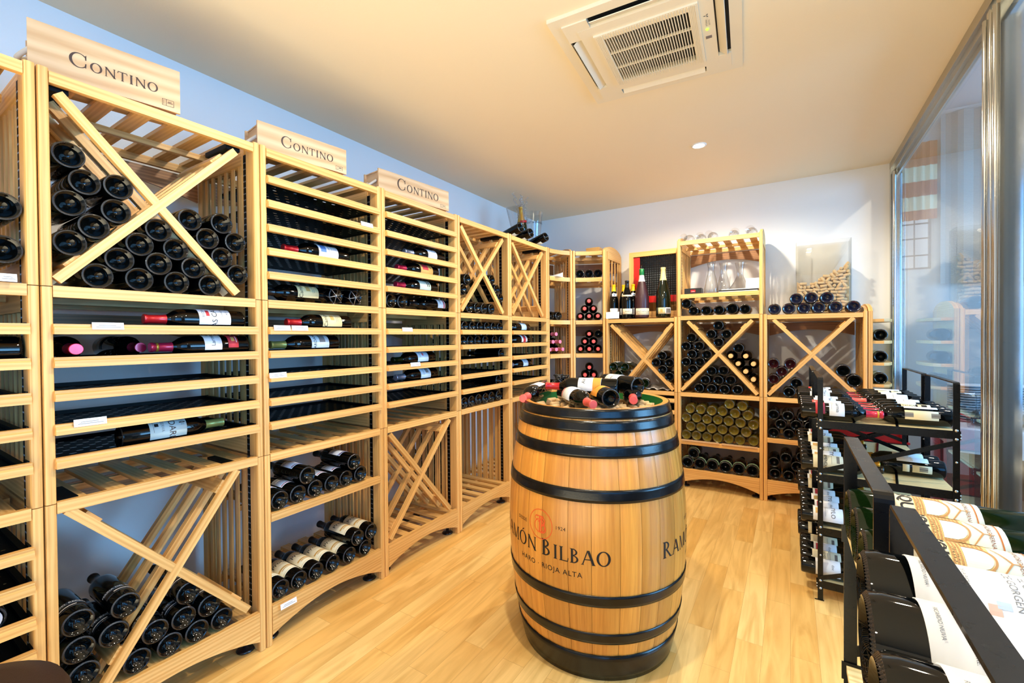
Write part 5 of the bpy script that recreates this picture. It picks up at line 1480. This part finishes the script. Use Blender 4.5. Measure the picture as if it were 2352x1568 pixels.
wm = dict(id='whitemag', kind='magnum', glass=glass_dark, foil=blackfoil, labels=[(.040, .225, 185, MAT['white_card'], [('RICARDO NUVA', .0045, .050, ink_grey), ('DE LA EVOLUCION', .0042, .083, ink_grey), ('DE LA NATURALEZA', .0042, .076, ink_grey), ('Y LA FELICIDAD DEL HOMBRE.', .0042, .069, ink_grey), ('EL OLERO', .0085, .126, ink_grey), ('DE GORGEN', .0085, .116, ink_grey), ('#.012,.009', 0, .098, mat('flesh_print', S(226, 186, 166), .6), False, .55), ('#.007,.010', 0, .105, mat('blue_print', S(190, 206, 230), .6), False, .42)], 0, 'large white label')])
for i, y in enumerate((.333, .436, .539, .642)):
    full_bottle(wm, (.060 + (.002, -.004, .0, .009)[i], y, .945 + .049 + .003), (1, 0, 0), 'white-labelled magnum in the nearest steel rack, ' + ('nearest', 'second', 'third', 'farthest')[i], ref=(0, -.35, .93))

# ------------------------------------------------------------------ things standing on the low rack behind the barrel
ZT = 1.4552
def stand(spec, x, y, label, rz=-R90 + .45, name='wine_bottle', cat='wine bottle', z=ZT):
    return full_bottle(spec, (x, y, z), (0, 0, 1), label, ref=(math.cos(rz), math.sin(rz), 0), name=name, cat=cat)
yc = dict(id='yc', kind='burgundy', glass=glass_dark, foil=yellow, foil_len=.062, labels=[(.035, .095, 120, white, [('#.05,.001', 0, .07, ink_grey), ('#.04,.001', 0, .055, ink_grey)], 0, 'white label'), (.205, .233, 60, white, [('#.012,.012', 0, .219, bluepaper)], 0, 'round neck label')])
stand(yc, -1.400, 4.025, 'yellow-capped bottle at the left end of the standing row')
stand(yc, -1.325, 4.085, 'second yellow-capped bottle, half behind the first')
stand(yc, -1.235, 4.087, 'third yellow-capped bottle, behind the small black sparkling bottles')
bk = dict(id='bk', kind='champagne', glass=glass_dark, foil=blackfoil, labels=[(.035, .085, 120, cream, [('RINESS', .016, .06, ink)], 0, 'cream label'), (.195, .21, 180, cream, [], 0)])
stand(bk, -1.262, 3.985, 'black-foiled sparkling wine bottle standing beside the frosted magnum', name='sparkling_wine_bottle')
frost = mat('frosted_burgundy_glass', S(62, 30, 34), 0.42, coat=0.2)
end_ = dict(id='endz', kind='bigburg', glass=frost, foil=mat('ribbon_cap', S(238, 238, 222), .5), foil_len=.115, labels=[(.025, .085, 125, cream, [('ENDANZA', .026, .055, ink_grey), ('#.10,.0015', 0, .078, ink), ('#.10,.0015', 0, .032, ink)], 0, 'cream name plate label')])
o = stand(end_, -1.140, 4.03, 'tall frosted wine-red magnum with a cream name plate, green cap', name='magnum_bottle')
obj('cap', MB().lathe([(.0212, .385), (.0222, .387), (.0228, .442), (.020, .445), (0, .445)], 24), green_foil, o)
obj('pourer', MB().tube([(0, 0, .442), (.006, -.004, .462), (-.012, .006, .478)], .006, 8), blackfoil, o)
gm = dict(id='gmag', kind='bigburg', glass=mat('deep_green_glass', S(10, 22, 10), .04, coat=.6), foil=mat('straw_cap', S(238, 226, 160), .5), foil_len=.115, labels=[(.03, .085, 55, cream_yellow, [('#.02,.03', 0, .057, ochre)], -.45, 'straw label'), (.03, .085, 55, white, [('#.045,.04', 0, .057, ink_grey)], .5, 'grey picture label')])
stand(gm, -.955, 4.05, 'tall glossy green magnum with a straw-coloured neck', name='magnum_bottle')
t = thing('price_card', 'white card leaning at the left end of the standing bottles', 'price card', (-1.452, 3.953, ZT))
obj('card', MB().hexa([(0, 0, 0), (.125, -.002, 0), (.125, .001, 0), (0, .003, 0), (-.006, .022, .062), (.120, .02, .062), (.120, .023, .062), (-.006, .025, .062)]), white, t)
t = thing('wooden_crate', 'wooden crate with red lining and black mesh behind the magnums', 'crate', (-1.275, 4.145, 1.4605))
b = MB(); w, h, d = .442, .615, .28
b.box(0, w, 0, d, 0, .02, (1, 0, 0)); b.box(0, w, 0, d, h - .02, h, (1, 0, 0)); b.box(0, .02, 0, d, .02, h - .02, (0, 0, 1)); b.box(w - .02, w, 0, d, .02, h - .02, (0, 0, 1)); b.box(.02, w - .02, d - .01, d, .02, h - .02)
b.box(-.012, .028, -.012, .0, -.0, h - .045, (0, 0, 1)); b.box(-.012, w + .012, -.012, 0, h - .045, h, (1, 0, 0)); b.box(w - .028, w + .012, -.012, 0, 0, h - .045, (0, 0, 1))
obj('frame', b, oak, t)
b = MB(); b.box(.028, .085, .001, .02, .02, h - .05); b.box(.028, w - .03, .001, .02, .14, .20); obj('lining', b, redplastic, t)
b = MB(); b.box(.02, w - .02, d - .10, d - .095, .19, h - .02); obj('grey_back', b, mat('grey_board', S(120, 126, 130), .7), t)
b = MB()
for i in range(17): b.box(.085 + i * .0208, .085 + i * .0208 + .006, .010, .014, .19, h - .045, (0, 0, 1))
for i in range(18): b.box(.085, w - .03, .008, .012, .195 + i * .0205, .195 + i * .0205 + .006, (1, 0, 0))
obj('mesh', b, track_black, t)
obj('board', MB().box(.02, w - .02, .0, d - .1, .02, .06, (1, 0, 0)), oak, t)
# paper and a fallen bottle in the cross
b = MB(); n = 12; m_ = 6
X0, X1, Yf = -1.13, -.86, YB + .03
for i in range(n + 1):
    for j in range(m_ + 1):
        b.v.append(Vector((X0 + (X1 - X0) * i / n, Yf + .36 * j / m_, .812 + .008 + .012 * random.random() + .010 * math.sin(i * 1.7 + j))))
for i in range(n):
    for j in range(m_): b._face([i * (m_ + 1) + j, (i + 1) * (m_ + 1) + j, (i + 1) * (m_ + 1) + j + 1, i * (m_ + 1) + j + 1], Vector((1, 0, 0)), (0, 0), True)
o = tag(obj('wrapping_paper', b, linen), 'crumpled pale wrapping paper in the cross rack behind the barrel', 'paper'); md = o.modifiers.new('thickness', 'SOLIDIFY'); md.thickness = .002
full_bottle(whl, (-1.10, YB + .02, .868), (-.20, .97, -.01), 'single bottle lying slantwise beside the wrapping paper', ref=(0, 0, 1))

# ------------------------------------------------------------------ decanter shelf
ZD = 1.6425
def vase(name, prof, x, y, z, label, cat, th=.0015, group=None, tiltM=None, seg=32):
    inner = [(max(r - th, 0), zz + (th if i == 0 else 0)) for i, (r, zz) in enumerate(prof)]
    b = MB(); b.lathe(prof, seg); b.lathe(inner[::-1], seg)
    t = obj(name, b, crystal); t.location = (x, y, z)
    if tiltM is not None: t.matrix_world = Matrix.Translation((x, y, z)) @ tiltM
    return tag(t, label, cat, group)
dA = [(0, 0), (.055, 0), (.060, .01), (.058, .06), (.045, .13), (.030, .19), (.026, .24), (.036, .29), (.038, .295)]
vase('decanter', dA, -.585, 4.22, ZD, 'tall clear glass decanter at the left on the upper shelf', 'decanter')
vase('decanter', dA, -.500, 4.325, ZD, 'second tall clear decanter standing close behind the first', 'decanter')
dB = [(0, 0), (.100, 0), (.104, .01), (.085, .05), (.045, .11), (.028, .15), (.026, .17), (.030, .215), (.040, .27)]
vase('decanter', dB, -.362, 4.24, ZD, 'wide-based clear decanter with flared neck on the upper shelf', 'decanter')
t = thing('black_box', 'small black box with a red printed patch on the upper shelf', 'box', (-.762, 3.975, ZD)); 
obj('box', MB().box(0, .135, 0, .10, 0, .048), blackfoil, t); q = MB(); q.poly([(.05, -.0006, .014), (.088, -.0006, .014), (.088, -.0006, .036), (.05, -.0006, .036)]); obj('printed_patch', q, red, t)
q = MB(); tm = text_mesh('menu', .012, 0.0)
for f in tm.f: q.poly([Vector((.069 + tm.v[i].x, -.0012, .022 + tm.v[i].y)) for i in f])
obj('lettering', q, white, t)
t = thing('magazine', 'upper thin magazine of the pile right of the decanters', 'magazine', (-.495, 3.985, ZD + .019)); obj('cover', MB().hexa([(0.02, 0, 0), (.28, .0, 0), (.28, .145, 0), (0.02, .145, 0), (0.02, 0, .006), (.28, 0, .006), (.28, .145, .006), (.02, .145, .006)]), white, t)
t = thing('magazine', 'thick black magazine in the middle of the pile right of the decanters', 'magazine', (-.495, 3.975, ZD + .0065)); obj('cover', MB().box(0, .285, 0, .155, 0, .012), blackfoil, t)
t = thing('magazine', 'lowest white magazine of the pile right of the decanters', 'magazine', (-.495, 3.97, ZD)); obj('cover', MB().box(0, .28, 0, .160, 0, .006), white, t)
t = thing('card_stand', 'white square card standing on the magazine pile', 'card', (-.305, 4.06, ZD + .026)); obj('card', MB().hexa([(0, 0, 0), (.095, 0, 0), (.095, .01, 0), (0, .01, 0), (0, .01, .085), (.095, .01, .085), (.095, .014, .085), (0, .014, .085)]), white, t)
q = MB(); tm = text_mesh('L O P E T A', .010, 0.0)
for f in tm.f: q.poly([Vector((.047 + tm.v[i].x, .004, .05 + tm.v[i].y)) for i in f])
obj('lettering', q, ink_grey, t)
gl = [(.030, 0), (.036, .02), (.041, .045), (.036, .072), (.020, .090), (.004, .098), (.0035, .150), (.004, .158), (.034, .163), (.035, .165)]
for i, x in enumerate((-.735, -.655, -.55, -.405, -.262)):
    T = Matrix.Rotation(math.radians(90), 4, 'X') @ Matrix.Rotation((i * 1.3) % .5 - .25, 4, 'Y')
    vase('wine_glass', gl, x, 4.17 + .02 * (i % 2), Z3 - .008 + .0415, 'clear wine glass lying on top of the tall back rack, %s from left' % ORD[i], 'wine glass', .001, tiltM=T, seg=24)

# ------------------------------------------------------------------ clear box of corks on the low rack at the right
cy0, cy1, cz0 = 4.283, 4.452, 1.447
cx0, cx1, cz1 = on(1828, 620, 1, cy0).x, on(1956, 620, 1, cy0).x, on(1955, 545, 1, cy0).z
b = MB(); t_ = .005
b.box(cx0, cx1, cy0, cy0 + t_, cz0, cz1); b.box(cx0, cx1, cy1 - t_, cy1, cz0, cz1); b.box(cx0, cx0 + t_, cy0 + t_, cy1 - t_, cz0, cz1); b.box(cx1 - t_, cx1, cy0 + t_, cy1 - t_, cz0, cz1); b.box(cx0 + t_, cx1 - t_, cy0 + t_, cy1 - t_, cz0, cz0 + t_)
tag(obj('acrylic_box', b, acrylic), 'tall clear acrylic box standing behind the blue-black bottles, part filled with corks', 'acrylic box')
def surf(x):
    f = (x - cx0) / (cx1 - cx0)
    return on(1830, 638, 1, cy0).z - .05 * math.sin(min(1, f / .3) * R90) + (.17 * max(0, f - .28) / .72 if f > .28 else 0)
cnt = 0
for layer in range(2):
    z = cz0 + .02; row = 0
    while z < 1.90:
        x = cx0 + .018 + random.uniform(0, .012)
        while x < cx1 - .014:
            kind = random.random()
            if kind < .62: wdt, ax = .0475, Vector((1, 0, random.uniform(-.28, .28)))
            elif kind < .85: wdt, ax = .0265, Vector((random.uniform(-.1, .1), 1, random.uniform(-.1, .1)))
            else: wdt, ax = .034, Vector((.6, random.uniform(-.3, .3), random.choice((-.8, .8))))
            xc = x + wdt / 2
            if xc + wdt * .42 > cx1 - .007: break
            if z + .012 < surf(xc):
                yy = cy0 + .020 + layer * .034 + (.012 if abs(ax.y) > .9 else 0)
                put_cork((xc, yy, z + random.uniform(-.002, .002)), ax, 'wine cork in the clear acrylic box', 'corks in the acrylic box'); cnt += 1
            x += wdt
        z += .0262; row += 1
b = MB(); n = 20
up = [(cx0 + .008 + (cx1 - cx0 - .016) * i / n, surf(cx0 + .008 + (cx1 - cx0 - .016) * i / n) - .02) for i in range(n + 1)]; lo = [(p[0], cz0 + .006) for p in up]
b.strip(lo, up, (0, cy0 + .078, 0), (1, 0, 0), (0, 0, 1), (0, cy1 - cy0 - .086, 0))
tag(obj('cork_fill', b, cork), 'mass of corks filling the back of the clear acrylic box', 'corks', kind='stuff')

# ------------------------------------------------------------------ on top of the far left racks
bk_ = [(0, 0), (.050, 0), (.053, .01), (.066, .18), (.083, .36), (.085, .362)]
vase('ice_bucket', bk_, -2.05, 3.66, 2.10, 'clear glass ice bucket with small dark lettering standing on the rack', 'ice bucket', .003)
q = MB(); tm = text_mesh('MOËT & CHANDON', .024, 0.0)
for f in tm.f:
    pts = []
    for i in f:
        aa = -.75 + tm.v[i].x / .078; rr = .0785 + tm.v[i].y * .08
        pts.append(Vector((rr * math.cos(aa), rr * math.sin(aa), .255 + tm.v[i].y)))
    q.poly(pts)
bk0 = [o for o in COL.objects if o.name.startswith('ice_bucket')][0]
obj('lettering', q, ink, bk0)
T = Matrix.Rotation(math.radians(-20), 4, 'X') @ Matrix.Rotation(math.radians(-4), 4, 'Y')
T = Matrix.Rotation(math.radians(16), 4, 'X')
vase('ice_bucket', bk_, -2.08, 3.47, 2.115, 'clear glass ice bucket tilted to the left holding gold-necked sparkling wine', 'ice bucket', .003, tiltM=T)
chp = dict(id='chp', kind='champagne', glass=glass_green, foil=gold, foil_len=.13, labels=[(.205, .225, 150, red, [], 0, 'red neck band')])
full_bottle(chp, (-2.06, 3.475, 2.12), (.05, -.20, .97), 'gold-necked sparkling wine bottle standing in the tilted bucket', ref=(1, 0, 0), name='sparkling_wine_bottle')
b = MB()
for k in range(9):
    p = Vector((-2.06 + random.uniform(-.03, .03), 3.45 + random.uniform(-.05, .09), 2.36)); path = []; dx, dy = random.uniform(-.15, .25), random.uniform(-.45, .25)
    for j in range(26):
        s_ = j / 25; a_ = s_ * 22 + k
        path.append(p + Vector((dx * s_ * .3 + .012 * math.cos(a_), dy * s_ * .35 + .012 * math.sin(a_), .20 * s_)))
    b.tube(path, .0026, 5)
tag(obj('curled_wire', b, rivet), 'bunch of curled silver decoration wires rising from the tilted bucket', 'decoration')
cr_ = dict(id='crt', kind='bordeaux', glass=glass_dark, foil=blackfoil, labels=[(.055, .13, 110, cream, [('#.05,.001', 0, .10, ink_grey), ('#.04,.001', 0, .08, ink_grey)], 0, 'cream label')])
def propped(base_px, x, dirv, label):
    p = on(base_px[0], base_px[1], 0, x); dz = (2.125 - p.z) / .322; k_ = math.sqrt(1 - dz * dz) / math.hypot(dirv[0], dirv[1]); d = Vector((dirv[0] * k_, dirv[1] * k_, dz))
    full_bottle(cr_, p, d, label, ref=(.3, .2, -1))
propped((1196, 522), -1.90, (-.70, .10, -.46), 'dark bottle propped on the rack top, left of two before the buckets')
propped((1220, 534), -1.86, (-.70, .10, -.46), 'dark bottle propped on the rack top, right of two before the buckets')
propped((1255, 543), -1.88, (-.70, .10, -.46), 'dark bottle propped alone on the rack top near the corner')
t = thing('wooden_block', 'small plain wooden box on top of the right corner rack', 'box', (-1.70, 4.08, 2.0955)); obj('box', MB().box(0, .135, 0, .1, 0, .062), oak, t)
t = thing('papers', 'loose white papers lying on the top shelf of the left corner rack', 'papers', (-1.93, 3.66, 1.847)); q = MB(); q.box(0, .13, .0, .13, 0, .003); q.hexa([(.02, .02, .003), (.12, .0, .003), (.13, .1, .003), (.03, .12, .003), (.02, .02, .005), (.12, 0, .005), (.13, .1, .045), (.03, .12, .02)]); obj('sheets', q, white, t)

# ------------------------------------------------------------------ stool at the near left corner
p = on(45, 1568, 2, .56)
t = thing('stool', 'round stool with dark brown leather seat at the bottom left corner', 'stool', (-1.375, .11, 0))
obj('seat', MB().lathe([(0, .50), (.17, .50), (.185, .515), (.19, .54), (.18, .562), (.14, .572), (0, .574)], 40), leather, t)
for k in range(4):
    a_ = k * R90 + .6; obj('leg', MB().beam((.13 * math.cos(a_), .13 * math.sin(a_), .50), (.17 * math.cos(a_), .17 * math.sin(a_), 0), .03, .03, (0, 1, 0)), oak_dark, t)
b = MB(); ring = [(.155 * math.cos(k * math.pi / 12), .155 * math.sin(k * math.pi / 12), .22) for k in range(24)]; b.tube(ring, .009, 6, True); obj('foot_ring', b, black, t)

# ------------------------------------------------------------------ things behind and outside the far steel racks
t = thing('plastic_crate', 'red plastic crate behind the far steel racks', 'crate', (.16, 3.62, .42))
b = MB(); w, d, h = .46, .26, .37
b.box(0, w, 0, .01, 0, h); b.box(0, w, d - .01, d, 0, h); b.box(0, .01, 0, d, 0, h); b.box(w - .01, w, 0, d, 0, h); b.box(0, w, 0, d, 0, .01)
for z in (h - .02, h * .5): b.box(-.008, w + .008, -.008, d + .008, z, z + .012)
for x in (.02, w * .5, w - .035): b.box(x, x + .015, -.006, 0, 0, h)
obj('shell', b, redplastic, t)
t = thing('plastic_crate', 'lower red plastic crate, the first stands on it', 'crate', (.16, 3.62, 0)); obj('shell', MB().box(0, .46, 0, .26, 0, .42), redplastic, t)

t = thing('side_table', 'serving table with a white cloth beyond the glass', 'table', (1.12, 4.0, 0))
b = MB(); b.box(-.27, .62, -.42, .45, .70, .73)
for x in (-.23, .57):
    for y in (-.38, .41): b.box(x, x + .05, y - .05, y, 0, .70)
obj('table', b, mat('dark_table_wood', S(96, 44, 28), .4), t)
b = MB(); b.box(-.28, .63, -.43, .46, .7305, .736); b.hexa([(-.28, -.434, .60), (.63, -.434, .55), (.63, -.43, .55), (-.28, -.43, .60), (-.28, -.434, .733), (.63, -.434, .733), (.63, -.43, .733), (-.28, -.43, .733)]); b.box(-.284, -.28, -.43, .46, .60, .736)
tag(obj('tablecloth', b, cloth), 'white cloth covering the serving table beyond the glass', 'tablecloth').location = (1.12, 4.0, 0)
pl_b = MB(); pl_b.lathe([(0, 0), (.05, 0), (.055, .004), (.10, .012), (.10, .0145), (.06, .008), (0, .006)], 28); plate_me = pl_b.mesh('plate', [cloth])
for s_, (x, y) in enumerate(((.96, 3.92), (1.17, 3.96), (1.36, 4.0))):
    for k in range(15):
        o = obj('dinner_plate', None, cloth, me=plate_me, loc=(x + random.uniform(-.002, .002), y, .7365 + k * .0155))
        tag(o, 'white dinner plate in the %s stack on the table beyond the glass' % ('left', 'middle', 'right')[s_], 'plate', 'plates in the %s stack beyond the glass' % ('left', 'middle', 'right')[s_])
for i in range(9):
    x, y = .93 + .088 * (i % 5) + .04 * (i // 5), 3.66 + .10 * (i // 5)
    wg = [(.036, 0), (.038, .002), (.043, .05), (.030, .085), (.004, .10), (.0035, .185), (.034, .19), (.034, .192)]
    vase('wine_glass', wg, x, y, .7365, 'upturned wine glass, %s row on table beyond the pane, %s from left' % ('front' if i < 5 else 'second', ORD[i % 5]), 'wine glass', .001, seg=20)
# striped blind and grey curtain in the shop
b = MB(); n = 26
for k, (z0, z1) in enumerate(((2.40, 2.52), (2.52, 2.66), (2.66, 2.82), (2.82, 2.98), (1.62, 1.66))): pass
bl = thing('roman_blind', 'blind with orange and cream bands over the shop window', 'blind', (.88, OY - .14, 2.36))
for k, (z0, z1, mm) in enumerate(((0, .09, orange_paper), (.09, .22, cream), (.22, .36, orange_paper), (.36, .50, cream), (.50, .72, orange_paper))):
    q = MB()
    pa = [(.27 * i / n, .012 * math.sin(i * 1.1)) for i in range(n + 1)]; pb_ = [(x, y + .004) for x, y in pa]
    q.strip(pa, pb_, (0, 0, z0), (1, 0, 0), (0, 1, 0), (0, 0, z1 - z0)); obj('band', q, mm if mm is not orange_paper else mat('rust_fabric', S(196, 96, 60), .8), bl)
cu = MB(); n = 60
pa = [(1.17 + 2.2 * i / n, OY - .16 + .022 * math.sin(i * 1.25)) for i in range(n + 1)]; pb_ = [(x, y + .004) for x, y in pa]
cu.strip(pa, pb_, (0, 0, 1.75), (1, 0, 0), (0, 1, 0), (0, 0, OZ - 1.80))
def curtain_mat():
    m = mat('grey_mesh_fabric', S(138, 146, 146), .7); nt = m.node_tree; b_ = nt.nodes['Principled BSDF']
    tc = nt.nodes.new('ShaderNodeTexCoord'); w = nt.nodes.new('ShaderNodeTexWave'); w.bands_direction = 'Z'; w.inputs['Scale'].default_value = 28; w.inputs['Distortion'].default_value = 1.0
    cr = nt.nodes.new('ShaderNodeValToRGB'); cr.color_ramp.elements[0].color = S(104, 112, 112); cr.color_ramp.elements[1].color = S(164, 172, 170)
    nt.links.new(tc.outputs['Object'], w.inputs['Vector']); nt.links.new(w.outputs['Fac'], cr.inputs['Fac']); nt.links.new(cr.outputs['Color'], b_.inputs['Base Color'])
    return m
tag(obj('curtain', cu, curtain_mat()), 'grey ribbed curtain hanging in the shop beyond the glass', 'curtain')
t = thing('sideboard', 'dark red sideboard standing beyond the glass under the curtain', 'sideboard', (2.2, 5.15, 0)); obj('body', MB().box(-.7, .9, -.2, .3, .0, .85), mat('dark_red_wood', S(110, 34, 26), .35), t)
for k in range(3): q = MB(); q.box(-.68 + k * .52, -.18 + k * .52, -.22, -.2, .05, .8); d_ = obj('door', q, MAT['dark_red_wood'], t); obj('knob', MB().lathe([(0, 0), (.012, 0), (.012, -.02), (0, -.02)], 10, O=(-.24 + k * .52, -.22, .45), Z=(0, 1, 0)), gold, d_)
t = thing('downlight', 'small spotlight in the higher ceiling of the shop beyond the glass', 'ceiling light', (1.12, 4.4, OZ)); obj('bulb', MB().lathe([(0, -.01), (.04, -.008), (.05, 0)], 20), lampmat, t)
lamp('shop_downlight', (1.6, 3.6, OZ - .05), 60, WARM, .05, 160, .5)
lamp('shop_downlight', (1.6, 1.2, OZ - .05), 60, WARM, .05, 160, .5)
